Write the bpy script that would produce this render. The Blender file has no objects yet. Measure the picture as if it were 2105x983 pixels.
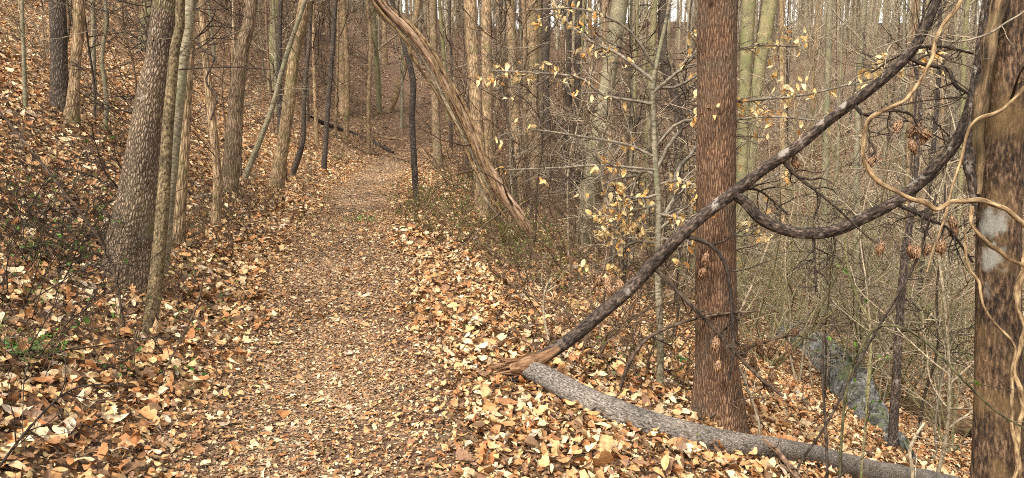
import bpy, bmesh, math, random
import numpy as np
from mathutils import noise as mnoise, Vector

rng = np.random.default_rng(7)
random.seed(7)
sc = bpy.context.scene
col = sc.collection

# ------------------------------------------------------------------ camera, sky, sun, exposure
FPX, CX, CY = 1560.0, 1052.5, 491.5          # focal length and centre in photo pixels (2105 wide)
PITCH = math.radians(8.5)
EYE = np.array([0.0, 0.0, 1.6])
cam = bpy.data.cameras.new('camera')
cam.sensor_fit = 'HORIZONTAL'; cam.sensor_width = 36.0
cam.lens = 36.0 * FPX / 2105.0
cam.clip_start = 0.05; cam.clip_end = 2000
camo = bpy.data.objects.new('camera', cam); col.objects.link(camo)
camo.location = EYE; camo.rotation_euler = (math.pi / 2 - PITCH, 0, 0)
sc.camera = camo

SUN_EL, SUN_AZ = math.radians(52), math.radians(215)   # azimuth clockwise from +Y: behind and a little left
w = bpy.data.worlds.new('World'); sc.world = w; w.use_nodes = True
nt = w.node_tree; bg = nt.nodes['Background']
sky = nt.nodes.new('ShaderNodeTexSky'); sky.sky_type = 'NISHITA'; sky.sun_disc = False
sky.sun_elevation = SUN_EL; sky.sun_rotation = SUN_AZ; sky.air_density = 1.0; sky.dust_density = 4.0
hs = nt.nodes.new('ShaderNodeHueSaturation'); hs.inputs['Saturation'].default_value = 0.12
tint = nt.nodes.new('ShaderNodeMix'); tint.data_type = 'RGBA'; tint.blend_type = 'MULTIPLY'
tint.inputs[0].default_value = 1.0; tint.inputs[7].default_value = (1.0, 0.94, 0.85, 1)
nt.links.new(sky.outputs[0], hs.inputs['Color']); nt.links.new(hs.outputs[0], tint.inputs[6])
nt.links.new(tint.outputs[2], bg.inputs[0]); bg.inputs[1].default_value = 0.15

sl = bpy.data.lights.new('sun', 'SUN'); sl.energy = 1.5; sl.angle = math.radians(11); sl.color = (1, 0.94, 0.85)
so = bpy.data.objects.new('sun', sl); col.objects.link(so)
sd = Vector((math.sin(SUN_AZ) * math.cos(SUN_EL), math.cos(SUN_AZ) * math.cos(SUN_EL), math.sin(SUN_EL)))
so.rotation_euler = sd.to_track_quat('Z', 'Y').to_euler(); so.location = (0, 0, 30)

vs = sc.view_settings
vs.view_transform = 'Standard'; vs.look = 'None'; vs.gamma = 1.0; vs.exposure = 1.42
sc.cycles.max_bounces = 5; sc.cycles.diffuse_bounces = 3; sc.cycles.glossy_bounces = 1
sc.cycles.transmission_bounces = 2; sc.cycles.filter_width = 1.0
sc.cycles.use_denoising = False

# ------------------------------------------------------------------ helpers
def norm(v):
    return v / np.maximum(np.linalg.norm(v, axis=-1, keepdims=True), 1e-9)

def ray(px, py):
    xr = (px - CX) / FPX; u = (CY - py) / FPX
    c, s = math.cos(PITCH), math.sin(PITCH)
    return np.array([xr, c + u * s, -s + u * c])

def PX(px, py, t):
    return EYE + t * ray(px, py)

def gauss_table(xs, ys, lo, hi, step, sig):
    g = np.arange(lo, hi, step); v = np.interp(g, xs, ys)
    k = np.exp(-0.5 * (np.arange(-int(3 * sig / step), int(3 * sig / step) + 1) * step / sig) ** 2); k /= k.sum()
    n = len(k) // 2
    return g, np.convolve(np.pad(v, n, mode='edge'), k, 'valid')

_PG, _PV = gauss_table([-30, 0, 3.3, 10.3, 17, 25, 34, 45, 70, 140, 500], [5.0, -.25, -.9, -2.36, -3.4, -4.2, -4.5, -6.5, -18, -60, -300], -40, 500, .5, 1.2)
_HG, _HV = gauss_table([-400, -50, -26, -4, -1.7, -0.9, 0.8, 2.1, 3.3, 7, 10.5, 16, 30, 80, 200, 500],
                       [25, 25, 14.0, 1.95, .48, .02, 0, -.05, -.72, -2.5, -3.6, -3.8, -2.2, 4.0, 9, 9], -450, 550, .1, .35)

def path_x(y):
    return np.interp(y, _PG, _PV)

def nz(x, y, f, s):
    return (np.sin(x * f + 1.3 * s + 1.7 * np.sin(y * f * .7 + s)) + np.sin(y * f * 1.13 + 2.1 * s + 1.3 * np.sin(x * f * .6 - s))) * .5

def hgt(x, y):
    x = np.asarray(x, float); y = np.asarray(y, float)
    d = x - path_x(y)
    h = np.interp(d, _HG, _HV)
    off = np.clip((np.abs(d) - .7) / 1.5, 0, 1)
    wr = np.exp(-(np.maximum(d - 8, 0) / 30) ** 2)
    h = h + wr * np.clip((y - 30) * .29, 0, 36) + (1 - wr) * np.clip((y - 38) * .13, 0, 12) + .012 * np.clip(y - 8, 0, 30)
    h = h + off * (.16 * nz(x, y, .55, 1) + .07 * nz(x, y, 1.7, 2.2) + .025 * nz(x, y, 5, 3.1))
    h = h + np.clip((np.abs(d) - 6) / 20, 0, 1) * .9 * nz(x, y, .13, 4)
    h = h + np.clip((np.hypot(x, y) - 45) / 50, 0, 1) * (2.0 * nz(x, y, .045, 7) + .5 * np.clip(x / 60, 0, 1))
    h = h - .035 * np.exp(-(d / .45) ** 2) + .012 * nz(x, y, 3.3, 5)
    # low root hummock beside the big trunk on the left
    h = h + .22 * np.exp(-(((x + 3.9) / .8) ** 2 + ((y - 6.0) / 1.1) ** 2))
    return h

def G(px, py, tmax=160.0):
    r = ray(px, py); t = 1.5
    ts = np.concatenate([np.arange(1.5, 30, .03), np.arange(30, tmax, .2)])
    p = EYE[None] + ts[:, None] * r[None]
    below = p[:, 2] < hgt(p[:, 0], p[:, 1])
    i = np.argmax(below)
    if not below[i]: i = len(ts) - 1
    return p[i], ts[i]

def snap(p, dz=0.0):
    return np.array([p[0], p[1], float(hgt(p[0], p[1])) + dz])

def catmull(pts, k):
    pts = np.asarray(pts, float); n = len(pts)
    if n == 2:
        s = np.linspace(0, 1, k)[:, None]; return pts[0] * (1 - s) + pts[1] * s
    seg = np.maximum(np.linalg.norm(np.diff(pts[:, :3], axis=0), axis=1), 1e-6)
    u = np.concatenate([[0], np.cumsum(seg)]); q = np.linspace(0, u[-1], k)
    i = np.clip(np.searchsorted(u, q, 'right') - 1, 0, n - 2)
    s = ((q - u[i]) / seg[i])[:, None]
    e = np.vstack([2 * pts[0] - pts[1], pts, 2 * pts[-1] - pts[-2]])
    a, b, c, d = e[i], e[i + 1], e[i + 2], e[i + 3]
    return .5 * (2 * b + (c - a) * s + (2 * a - 5 * b + 4 * c - d) * s ** 2 + (3 * b - a - 3 * c + d) * s ** 3)

def tubes(P, R, s, rough=0.0, flute=None):
    """N polylines of k points -> tube surface, with a seamless bark coordinate"""
    N, k, _ = P.shape
    T = np.empty_like(P); T[:, 1:-1] = P[:, 2:] - P[:, :-2]; T[:, 0] = P[:, 1] - P[:, 0]; T[:, -1] = P[:, -1] - P[:, -2]
    T = norm(T)
    avg = norm(P[:, -1] - P[:, 0])
    ref = np.where(np.abs(avg[:, 2:3]) > .8, np.array([[0, 1.0, 0.02]]), np.array([[0.02, 0.03, 1.0]]))
    U = norm(np.cross(T, ref[:, None, :])); W = np.cross(T, U)
    L = np.concatenate([np.zeros((N, 1)), np.cumsum(np.linalg.norm(np.diff(P, axis=1), axis=2), axis=1)], axis=1)
    a = np.arange(s) * 2 * np.pi / s
    ca, sa = np.cos(a), np.sin(a)
    mul = np.ones((N, k, s))
    if rough:
        ph = rng.uniform(0, 6.28, (N, 1, 1))
        mul += rough * (np.sin(3 * a[None, None] + ph + L[..., None] * 1.1) * .5 + np.sin(5 * a[None, None] + 2 * ph - L[..., None] * 2.3) * .35
                        + np.sin(L[..., None] * 9 + 2 * a[None, None] + ph) * .3)
    if flute is not None:
        mul += flute[None, :, None] * (np.sin(4 * a + .7)[None, None] * .6 + np.sin(7 * a + 2)[None, None] * .4)
    V = P[:, :, None] + (R[:, :, None] * mul)[..., None] * (ca[None, None, :, None] * U[:, :, None] + sa[None, None, :, None] * W[:, :, None])
    off = rng.uniform(0, 50, (N, 1, 1, 1))
    B = np.stack(np.broadcast_arrays(R[:, :, None] * ca, R[:, :, None] * sa, L[:, :, None] + 0 * ca), axis=-1) + off
    i = np.arange(k - 1)[:, None] * s + np.arange(s)[None]
    j = np.arange(k - 1)[:, None] * s + (np.arange(s)[None] + 1) % s
    q = np.stack([i, j, j + s, i + s], axis=-1).reshape(-1, 4)
    Q = (q[None] + (np.arange(N) * k * s)[:, None, None]).reshape(-1, 4)
    return V.reshape(-1, 3), Q, B.reshape(-1, 3)

class MB:
    def __init__(self): self.V = []; self.F = []; self.B = []; self.C = []; self.n = 0
    def add(self, V, F, B=None, C=None):
        self.V.append(V); self.F.append(np.asarray(F, np.int64) + self.n); self.n += len(V)
        self.B.append(B if B is not None else V)
        self.C.append(C if C is not None else np.ones((len(F), 4)))
        return self
    def tube(self, pts, rad, s=8, k=None, rough=0.0, flute=None):
        pts = np.asarray(pts, float); rad = np.asarray(rad, float)
        k = k or max(4, 3 * len(pts))
        M = catmull(np.hstack([pts, rad[:, None]]), k)
        r = np.maximum(M[:, 3], .0006)
        fl = None if flute is None else np.interp(np.linspace(0, 1, k), [0, .08, .3, 1], [flute, flute * .4, 0, 0])
        self.add(*tubes(M[None, :, :3], r[None], s, rough, fl))
        return M[None, :, :3], r[None]
    def many(self, P, R, s=3):
        if len(P): self.add(*tubes(P, np.maximum(R, .0005), s))
        return self
    def build(self, name, mat, parent=None, origin=(0, 0, 0), smooth=True):
        V = np.vstack(self.V) - np.asarray(origin, float)[None]
        me = bpy.data.meshes.new(name)
        fl = [f.reshape(-1) for f in self.F]; loops = np.concatenate(fl).astype(np.int32)
        sizes = np.concatenate([np.full(len(f), f.shape[1], np.int32) for f in self.F])
        starts = np.concatenate([[0], np.cumsum(sizes)[:-1]]).astype(np.int32)
        me.vertices.add(len(V)); me.vertices.foreach_set('co', V.astype(np.float32).ravel())
        me.loops.add(len(loops)); me.loops.foreach_set('vertex_index', loops)
        me.polygons.add(len(sizes)); me.polygons.foreach_set('loop_start', starts)
        me.update(calc_edges=True)
        me.polygons.foreach_set('use_smooth', np.full(len(sizes), bool(smooth)))
        a = me.attributes.new('bk', 'FLOAT_VECTOR', 'POINT'); a.data.foreach_set('vector', np.vstack(self.B).astype(np.float32).ravel())
        c = me.attributes.new('col', 'FLOAT_COLOR', 'FACE'); c.data.foreach_set('color', np.vstack(self.C).astype(np.float32).ravel())
        me.materials.append(mat)
        o = bpy.data.objects.new(name, me); col.objects.link(o)
        if parent is not None: o.parent = parent
        else: o.location = origin
        return o

def tag(o, label=None, cat=None, group=None, kind=None):
    if label: o['label'] = label
    if cat: o['category'] = cat
    if group: o['group'] = group
    if kind: o['kind'] = kind
    return o

def thing(name, loc, label, cat, group=None):
    o = bpy.data.objects.new(name, None); col.objects.link(o); o.location = loc; o.empty_display_size = .2
    return tag(o, label, cat, group)

def copy_tree(root, loc, rotz, scale=1.0, label=None, group=None):
    r = root.copy(); col.objects.link(r); r.location = loc; r.rotation_euler = (root.rotation_euler[0], root.rotation_euler[1], rotz); r.scale = (scale,) * 3
    if label: r['label'] = label
    if group: r['group'] = group
    for ch in list(root.children):
        c = ch.copy(); col.objects.link(c); c.parent = r
        for g in list(ch.children):
            d = g.copy(); col.objects.link(d); d.parent = c
    return r

def grow(P, R, n, t0, t1, ang, length, k=5, wig=.18, up=.05, rf=.5, rmin=.0012, flat=0.0, taper=.8, absolute=False):
    """n side shoots on every polyline of a batch"""
    N, kk, _ = P.shape; M = N * n
    if M == 0: return np.zeros((0, k, 3)), np.zeros((0, k))
    idx = np.repeat(np.arange(N), n)
    t = rng.uniform(t0, t1, M) * (kk - 1); i = np.minimum(t.astype(int), kk - 2); f = (t - i)[:, None]
    st = P[idx, i] * (1 - f) + P[idx, i + 1] * f
    tan = norm(P[idx, i + 1] - P[idx, i]); r = R[idx, i] * (1 - f[:, 0]) + R[idx, i + 1] * f[:, 0]
    rv = rng.normal(size=(M, 3)); rv[:, 2] *= (1 - flat)
    perp = norm(rv - (rv * tan).sum(1, keepdims=True) * tan)
    a = np.radians(rng.normal(ang, 12, M))[:, None]
    d = norm(np.cos(a) * tan + np.sin(a) * perp)
    PL = np.linalg.norm(np.diff(P, axis=1), axis=2).sum(1)[idx]
    L = (length if absolute else length * PL) * (1 - .5 * t / (kk - 1)) * rng.uniform(.45, 1.3, M)
    out = np.empty((M, k, 3)); out[:, 0] = st; p = st.copy()
    for s in range(1, k):
        d = norm(d + rng.normal(size=(M, 3)) * wig + np.array([0, 0, up]))
        p = p + d * (L / (k - 1))[:, None]; out[:, s] = p
    r0 = np.clip(r * rf * rng.uniform(.7, 1.2, M), rmin, L * .03 + rmin)
    RR = np.maximum(r0[:, None] * (1 - taper * np.linspace(0, 1, k))[None], rmin * .6)
    return out, RR

# ------------------------------------------------------------------ materials
def new_mat(name):
    m = bpy.data.materials.new(name); m.use_nodes = True
    t = m.node_tree; b = t.nodes['Principled BSDF']; b.inputs['Specular IOR Level'].default_value = .25
    return m, t, b, t.nodes, t.links

def ramp(t, stops, interp='LINEAR'):
    r = t.nodes.new('ShaderNodeValToRGB'); cr = r.color_ramp; cr.interpolation = interp
    while len(cr.elements) < len(stops): cr.elements.new(.5)
    for e, (p, c) in zip(cr.elements, stops): e.position = p; e.color = (*c, 1)
    return r

def mixrgb(t, a, b, fac, mode='MIX'):
    m = t.nodes.new('ShaderNodeMix'); m.data_type = 'RGBA'; m.blend_type = mode
    for sock, v in ((m.inputs[0], fac), (m.inputs[6], a), (m.inputs[7], b)):
        if hasattr(v, 'is_output'): t.links.new(v, sock)
        elif isinstance(v, (int, float)): sock.default_value = v
        else: sock.default_value = (*v, 1)
    return m.outputs[2]

def pale_patch(m, spots, colr):
    t = m.node_tree; N, L = t.nodes, t.links; b = N['Principled BSDF']; cur = b.inputs['Base Color'].links[0].from_socket
    geo = N.new('ShaderNodeNewGeometry'); n = N.new('ShaderNodeTexNoise'); n.inputs['Scale'].default_value = 22; n.inputs['Detail'].default_value = 6; L.new(geo.outputs['Position'], n.inputs['Vector'])
    for c, r in spots:
        d = N.new('ShaderNodeVectorMath'); d.operation = 'DISTANCE'; L.new(geo.outputs['Position'], d.inputs[0]); d.inputs[1].default_value = tuple(c)
        a = N.new('ShaderNodeMath'); a.operation = 'MULTIPLY_ADD'; L.new(n.outputs[0], a.inputs[0]); a.inputs[1].default_value = r * 1.3; L.new(d.outputs['Value'], a.inputs[2])
        mr = N.new('ShaderNodeMapRange'); L.new(a.outputs[0], mr.inputs[0]); mr.inputs[1].default_value = r * 1.35; mr.inputs[2].default_value = r * 1.75; mr.inputs[3].default_value = .85; mr.inputs[4].default_value = 0
        cur = mixrgb(t, cur, colr, mr.outputs[0])
    L.new(cur, b.inputs['Base Color'])

def bark(name, dark, mid, light, cell=60, stretch=4, bump=.6, style='ridge', moss=None, lichen=None, dist=.01, rnd=0.0, lich_lo=.6):
    m, t, b, N, L = new_mat(name)
    at = N.new('ShaderNodeAttribute'); at.attribute_name = 'bk'
    mp = N.new('ShaderNodeMapping'); mp.inputs['Scale'].default_value = (1, 1, 1 / stretch)
    L.new(at.outputs['Vector'], mp.inputs[0])
    wn = N.new('ShaderNodeTexNoise'); wn.inputs['Scale'].default_value = cell * .35; wn.inputs['Detail'].default_value = 3
    L.new(mp.outputs[0], wn.inputs['Vector'])
    wv = N.new('ShaderNodeVectorMath'); wv.operation = 'MULTIPLY_ADD'; wv.inputs[1].default_value = (1.2 / cell,) * 3
    L.new(wn.outputs['Color'], wv.inputs[0]); L.new(mp.outputs[0], wv.inputs[2])
    if style == 'ridge':
        v = N.new('ShaderNodeTexVoronoi'); v.feature = 'DISTANCE_TO_EDGE'; v.inputs['Scale'].default_value = cell
        L.new(wv.outputs[0], v.inputs['Vector']); mul = N.new('ShaderNodeMath'); mul.operation = 'MULTIPLY'; mul.inputs[1].default_value = 2.2
        L.new(v.outputs['Distance'], mul.inputs[0]); hsrc = mul.outputs[0]
        fn = N.new('ShaderNodeTexNoise'); fn.inputs['Scale'].default_value = cell * 2.5; fn.inputs['Detail'].default_value = 5; L.new(mp.outputs[0], fn.inputs['Vector'])
        ad = N.new('ShaderNodeMath'); ad.operation = 'MULTIPLY_ADD'; ad.inputs[1].default_value = .55; L.new(fn.outputs[0], ad.inputs[0]); L.new(hsrc, ad.inputs[2])
        hsrc = ad.outputs[0]
        cr = ramp(t, [(.22, dark), (.5, mid), (.95, light)])
    else:
        v = N.new('ShaderNodeTexNoise'); v.inputs['Scale'].default_value = cell; v.inputs['Detail'].default_value = 6; v.inputs['Roughness'].default_value = .65
        L.new(wv.outputs[0], v.inputs['Vector']); hsrc = v.outputs[0]
        cr = ramp(t, [(.36, dark), (.5, mid), (.68, light)])
    L.new(hsrc, cr.inputs[0]); c = cr.outputs[0]
    big = N.new('ShaderNodeTexNoise'); big.inputs['Scale'].default_value = 4.5; big.inputs['Detail'].default_value = 5; big.inputs['Roughness'].default_value = .6
    L.new(at.outputs['Vector'], big.inputs['Vector'])
    bv = ramp(t, [(.3, (.55, .55, .55)), (.7, (1.25, 1.2, 1.15))]); L.new(big.outputs[0], bv.inputs[0])
    c = mixrgb(t, c, bv.outputs[0], 1.0, 'MULTIPLY')
    for colr, sc_, lo, hi in ((moss, 3.2, .5, .68), (lichen, 9.0, lich_lo, lich_lo + .05)):
        if colr is None: continue
        n2 = N.new('ShaderNodeTexNoise'); n2.inputs['Scale'].default_value = sc_; n2.inputs['Detail'].default_value = 6; n2.inputs['Roughness'].default_value = .62
        L.new(at.outputs['Vector'], n2.inputs['Vector'])
        mr = N.new('ShaderNodeMapRange'); mr.inputs[1].default_value = lo; mr.inputs[2].default_value = hi; L.new(n2.outputs[0], mr.inputs[0])
        mr.inputs[4].default_value = .75
        c = mixrgb(t, c, colr, mr.outputs[0])
    if rnd:
        oi = N.new('ShaderNodeObjectInfo'); rr = ramp(t, [(0, (1 - rnd, 1 - rnd, 1 - rnd * .9)), (.5, (1, .98, .9)), (1, (1 + rnd * 1.3, 1 + rnd, 1 + rnd * .8))])
        L.new(oi.outputs['Random'], rr.inputs[0]); c = mixrgb(t, c, rr.outputs[0], 1.0, 'MULTIPLY')
    L.new(c, b.inputs['Base Color']); b.inputs['Roughness'].default_value = .85
    bm = N.new('ShaderNodeBump'); bm.inputs['Strength'].default_value = bump; bm.inputs['Distance'].default_value = dist
    L.new(hsrc, bm.inputs['Height']); L.new(bm.outputs[0], b.inputs['Normal'])
    return m

M_furrow = bark('furrowed_bark', (.018, .012, .008), (.15, .108, .074), (.34, .265, .19), 58, 3.0, 1.0, 'ridge', moss=(.14, .13, .05), lichen=(.30, .30, .23), lich_lo=.66, dist=.014)
M_red = bark('reddish_bark', (.022, .011, .007), (.15, .084, .05), (.23, .14, .085), 78, 6, 1.0, 'ridge', moss=(.10, .075, .05), lichen=(.24, .23, .17), lich_lo=.70, dist=.012)
M_dark = bark('dark_bark', (.012, .010, .009), (.06, .048, .04), (.16, .13, .11), 60, 4, .9, 'ridge', rnd=.15)
M_brown = bark('brown_bark', (.035, .022, .013), (.24, .17, .105), (.42, .32, .215), 42, 7, .7, 'ridge', moss=(.13, .12, .05), rnd=.2)
M_speck = bark('speckled_bark', (.03, .022, .013), (.15, .115, .066), (.34, .28, .17), 70, 1.6, 1.0, 'noise', rnd=.1)
M_pale = bark('pale_grey_bark', (.07, .06, .042), (.20, .18, .13), (.34, .315, .24), 30, .5, .35, 'noise', moss=(.15, .16, .085), rnd=.15)
M_olive = bark('olive_bark', (.07, .06, .03), (.20, .18, .10), (.34, .31, .20), 40, .6, .4, 'noise', moss=(.13, .16, .06), rnd=.15)
M_wet = bark('dark_branch_bark', (.010, .008, .007), (.05, .038, .031), (.20, .15, .12), 75, 2.4, 1.0, 'noise', lichen=(.30, .27, .24), dist=.01, lich_lo=.60)
M_log = bark('log_bark', (.03, .025, .022), (.15, .13, .112), (.38, .35, .32), 130, 2.2, .6, 'noise', dist=.006)
M_big = bark('mottled_brown_bark', (.010, .006, .004), (.06, .036, .021), (.22, .145, .09), 60, 3.2, 1.0, 'noise', moss=(.15, .095, .04), dist=.010)  # dark brown bark with paler mottling
pale_patch(M_big, [(PX(2030, 455, 4.14), .11), (PX(2028, 530, 4.14), .10), (PX(2024, 600, 4.14), .07)], (.21, .205, .18))
M_bare = bark('bare_wood', (.06, .032, .018), (.40, .27, .18), (.70, .54, .39), 44, 7, 1.0, 'noise', dist=.006)
M_splint = bark('splintered_wood', (.07, .03, .012), (.17, .095, .05), (.36, .23, .135), 50, 9, .8, 'noise', dist=.004)
M_twig = bark('twig_bark', (.03, .021, .015), (.10, .070, .048), (.24, .18, .13), 60, 2, .2, 'noise', rnd=.35)
M_twigp = bark('pale_twig_bark', (.10, .085, .06), (.27, .235, .175), (.47, .42, .33), 60, 2, .2, 'noise', rnd=.3)
M_twigd = bark('dark_twig_bark', (.012, .009, .007), (.045, .034, .027), (.12, .095, .07), 60, 2, .2, 'noise', rnd=.2)
M_vine = bark('vine_bark', (.06, .035, .018), (.25, .17, .09), (.50, .38, .22), 60, 4, .6, 'noise', dist=.004)
M_vineg = bark('grey_vine_bark', (.08, .065, .045), (.30, .25, .17), (.52, .45, .33), 90, 6, .8, 'noise', dist=.004)
M_vined = bark('greenish_dark_stem', (.02, .018, .010), (.065, .06, .03), (.15, .14, .07), 60, 2, .2, 'noise')
M_rot = bark('rotten_wood', (.015, .009, .006), (.11, .07, .038), (.30, .21, .12), 50, 10, 1.0, 'noise', moss=(.11, .085, .04), dist=.02)

def leaf_mat(name, transl, rough=.6, val=1.0):
    m, t, b, N, L = new_mat(name)
    at = N.new('ShaderNodeAttribute'); at.attribute_name = 'col'
    geo = N.new('ShaderNodeNewGeometry')
    n = N.new('ShaderNodeTexNoise'); n.inputs['Scale'].default_value = 55; n.inputs['Detail'].default_value = 3; L.new(geo.outputs['Position'], n.inputs['Vector'])
    r = ramp(t, [(.3, (.62, .58, .52)), (.65, (1.15, 1.12, 1.05))]); L.new(n.outputs[0], r.inputs[0])
    c = mixrgb(t, at.outputs['Color'], r.outputs[0], 1.0, 'MULTIPLY')
    L.new(c, b.inputs['Base Color']); b.inputs['Roughness'].default_value = rough; b.inputs['Specular IOR Level'].default_value = .3
    if transl:
        tr = N.new('ShaderNodeBsdfTranslucent'); L.new(c, tr.inputs[0]); mx = N.new('ShaderNodeMixShader'); mx.inputs[0].default_value = transl
        L.new(b.outputs[0], mx.inputs[1]); L.new(tr.outputs[0], mx.inputs[2]); L.new(mx.outputs[0], N['Material Output'].inputs[0])
    return m

M_leaf = leaf_mat('fallen_leaf', 0.0, .55)
M_beech = leaf_mat('hanging_leaf', .35)
M_green = leaf_mat('green_leaf', .25, .5)

def pod_mat():
    m, t, b, N, L = new_mat('seed_pod_husk')
    at = N.new('ShaderNodeAttribute'); at.attribute_name = 'bk'
    n = N.new('ShaderNodeTexNoise'); n.inputs['Scale'].default_value = 120; L.new(at.outputs['Vector'], n.inputs['Vector'])
    r = ramp(t, [(.38, (.045, .022, .012)), (.66, (.40, .24, .135))]); L.new(n.outputs[0], r.inputs[0]); L.new(r.outputs[0], b.inputs['Base Color'])
    return m
M_pod = pod_mat()

def rock_mat():
    m, t, b, N, L = new_mat('grey_rock')
    tc = N.new('ShaderNodeTexCoord'); n = N.new('ShaderNodeTexNoise'); n.inputs['Scale'].default_value = 9; n.inputs['Detail'].default_value = 9; n.inputs['Roughness'].default_value = .7
    L.new(tc.outputs['Object'], n.inputs['Vector'])
    r = ramp(t, [(.34, (.03, .03, .03)), (.5, (.15, .15, .142)), (.68, (.34, .33, .30))]); L.new(n.outputs[0], r.inputs[0])
    n2 = N.new('ShaderNodeTexNoise'); n2.inputs['Scale'].default_value = 2.2; n2.inputs['Detail'].default_value = 6; L.new(tc.outputs['Object'], n2.inputs['Vector'])
    mr = N.new('ShaderNodeMapRange'); mr.inputs[1].default_value = .52; mr.inputs[2].default_value = .62; L.new(n2.outputs[0], mr.inputs[0]); mr.inputs[4].default_value = .7
    L.new(mixrgb(t, r.outputs[0], (.09, .11, .035), mr.outputs[0]), b.inputs['Base Color']); b.inputs['Roughness'].default_value = .8
    bm = N.new('ShaderNodeBump'); bm.inputs['Strength'].default_value = 1; bm.inputs['Distance'].default_value = .05; L.new(n.outputs[0], bm.inputs['Height']); L.new(bm.outputs[0], b.inputs['Normal'])
    return m
M_rock = rock_mat()

def ground_mat():
    m, t, b, N, L = new_mat('leafy_forest_floor')
    geo = N.new('ShaderNodeNewGeometry')
    wn = N.new('ShaderNodeTexNoise'); wn.inputs['Scale'].default_value = 9; wn.inputs['Detail'].default_value = 3; L.new(geo.outputs['Position'], wn.inputs['Vector'])
    wv = N.new('ShaderNodeVectorMath'); wv.operation = 'MULTIPLY_ADD'; wv.inputs[1].default_value = (.10,) * 3
    L.new(wn.outputs['Color'], wv.inputs[0]); L.new(geo.outputs['Position'], wv.inputs[2])
    v = N.new('ShaderNodeTexVoronoi'); v.inputs['Scale'].default_value = 13; L.new(wv.outputs[0], v.inputs['Vector'])
    sp = N.new('ShaderNodeSeparateColor'); L.new(v.outputs['Color'], sp.inputs[0])
    cr = ramp(t, [(0, (.035, .018, .010)), (.22, (.10, .05, .025)), (.42, (.28, .13, .05)), (.62, (.42, .23, .10)), (.8, (.50, .33, .17)), (1, (.62, .48, .30))])
    L.new(sp.outputs[0], cr.inputs[0])
    ve = N.new('ShaderNodeTexVoronoi'); ve.feature = 'DISTANCE_TO_EDGE'; ve.inputs['Scale'].default_value = 13; L.new(wv.outputs[0], ve.inputs['Vector'])
    er = ramp(t, [(.0, (.10, .08, .07)), (.10, (1, 1, 1))]); L.new(ve.outputs['Distance'], er.inputs[0])
    c = mixrgb(t, cr.outputs[0], er.outputs[0], 1.0, 'MULTIPLY')
    # near the camera real leaves lie on bare soil; the vertex attribute carries how bare it is
    at = N.new('ShaderNodeAttribute'); at.attribute_name = 'soil'
    sn = N.new('ShaderNodeTexNoise'); sn.inputs['Scale'].default_value = 60; sn.inputs['Detail'].default_value = 6; L.new(geo.outputs['Position'], sn.inputs['Vector'])
    sr = ramp(t, [(.35, (.028, .016, .010)), (.7, (.16, .095, .058))]); L.new(sn.outputs[0], sr.inputs[0])
    c = mixrgb(t, c, sr.outputs[0], at.outputs['Fac'])
    a2 = N.new('ShaderNodeAttribute'); a2.attribute_name = 'haze_dim'
    c = mixrgb(t, c, mixrgb(t, mixrgb(t, c, (.15, .108, .078), .65), (.58, .53, .50), 1.0, 'MULTIPLY'), a2.outputs['Fac'])  # painted distance haze: floor colour dulled and darkened far off
    L.new(c, b.inputs['Base Color']); b.inputs['Roughness'].default_value = .85
    bm = N.new('ShaderNodeBump'); bm.inputs['Strength'].default_value = .8; bm.inputs['Distance'].default_value = .04
    L.new(sp.outputs[1], bm.inputs['Height']); L.new(bm.outputs[0], b.inputs['Normal'])
    return m
M_ground = ground_mat()

# ------------------------------------------------------------------ ground
def haze_dim(x, y):
    # far haze and undergrowth gloom put into the colour: duller, darker brown with distance
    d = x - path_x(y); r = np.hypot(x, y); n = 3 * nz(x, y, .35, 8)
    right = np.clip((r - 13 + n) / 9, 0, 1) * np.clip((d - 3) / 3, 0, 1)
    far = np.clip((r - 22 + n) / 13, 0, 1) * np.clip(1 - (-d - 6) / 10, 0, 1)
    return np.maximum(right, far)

def make_ground():
    n = 620
    u = np.linspace(-1, 1, n)
    gx = np.sinh(u * 5.2) / np.sinh(5.2) * 420
    gy = np.sinh(np.linspace(-.72, 1, n) * 5.0) / np.sinh(5.0) * 480 + 4
    X, Y = np.meshgrid(gx, gy); Z = hgt(X, Y)
    V = np.stack([X, Y, Z], -1).reshape(-1, 3)
    i = (np.arange(n - 1)[:, None] * n + np.arange(n - 1)[None]).reshape(-1)
    F = np.stack([i, i + 1, i + n + 1, i + n], 1)
    mb = MB(); mb.add(V, F); o = mb.build('ground', M_ground); tag(o, kind='structure')
    a = o.data.attributes.new('soil', 'FLOAT', 'POINT')
    r = np.hypot(V[:, 0], V[:, 1]); s = np.clip(1 - (r - 9) / 10, 0, 1) * .9
    a.data.foreach_set('value', s.astype(np.float32))
    a = o.data.attributes.new('haze_dim', 'FLOAT', 'POINT'); a.data.foreach_set('value', haze_dim(V[:, 0], V[:, 1]).astype(np.float32))
make_ground()

# ------------------------------------------------------------------ fallen leaves
PAL = np.array([[.68, .53, .34], [.78, .67, .48], [.56, .36, .18], [.46, .24, .10], [.38, .15, .05], [.24, .10, .04], [.09, .045, .025], [.42, .37, .32], [.60, .46, .22], [.17, .09, .06]])
PW = np.array([.15, .08, .17, .17, .12, .09, .10, .03, .03, .06]); PW /= PW.sum()

def leaf_colors(n, dark=1.0, warm=1.0):
    c = PAL[rng.choice(len(PAL), n, p=PW)] * rng.uniform(.75, 1.15, (n, 1)) * dark
    c = c * .80 + np.array([.47, .31, .175]) * .20 * dark
    c[:, 2] *= 1 / warm
    return np.hstack([c, np.ones((n, 1))])

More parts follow.
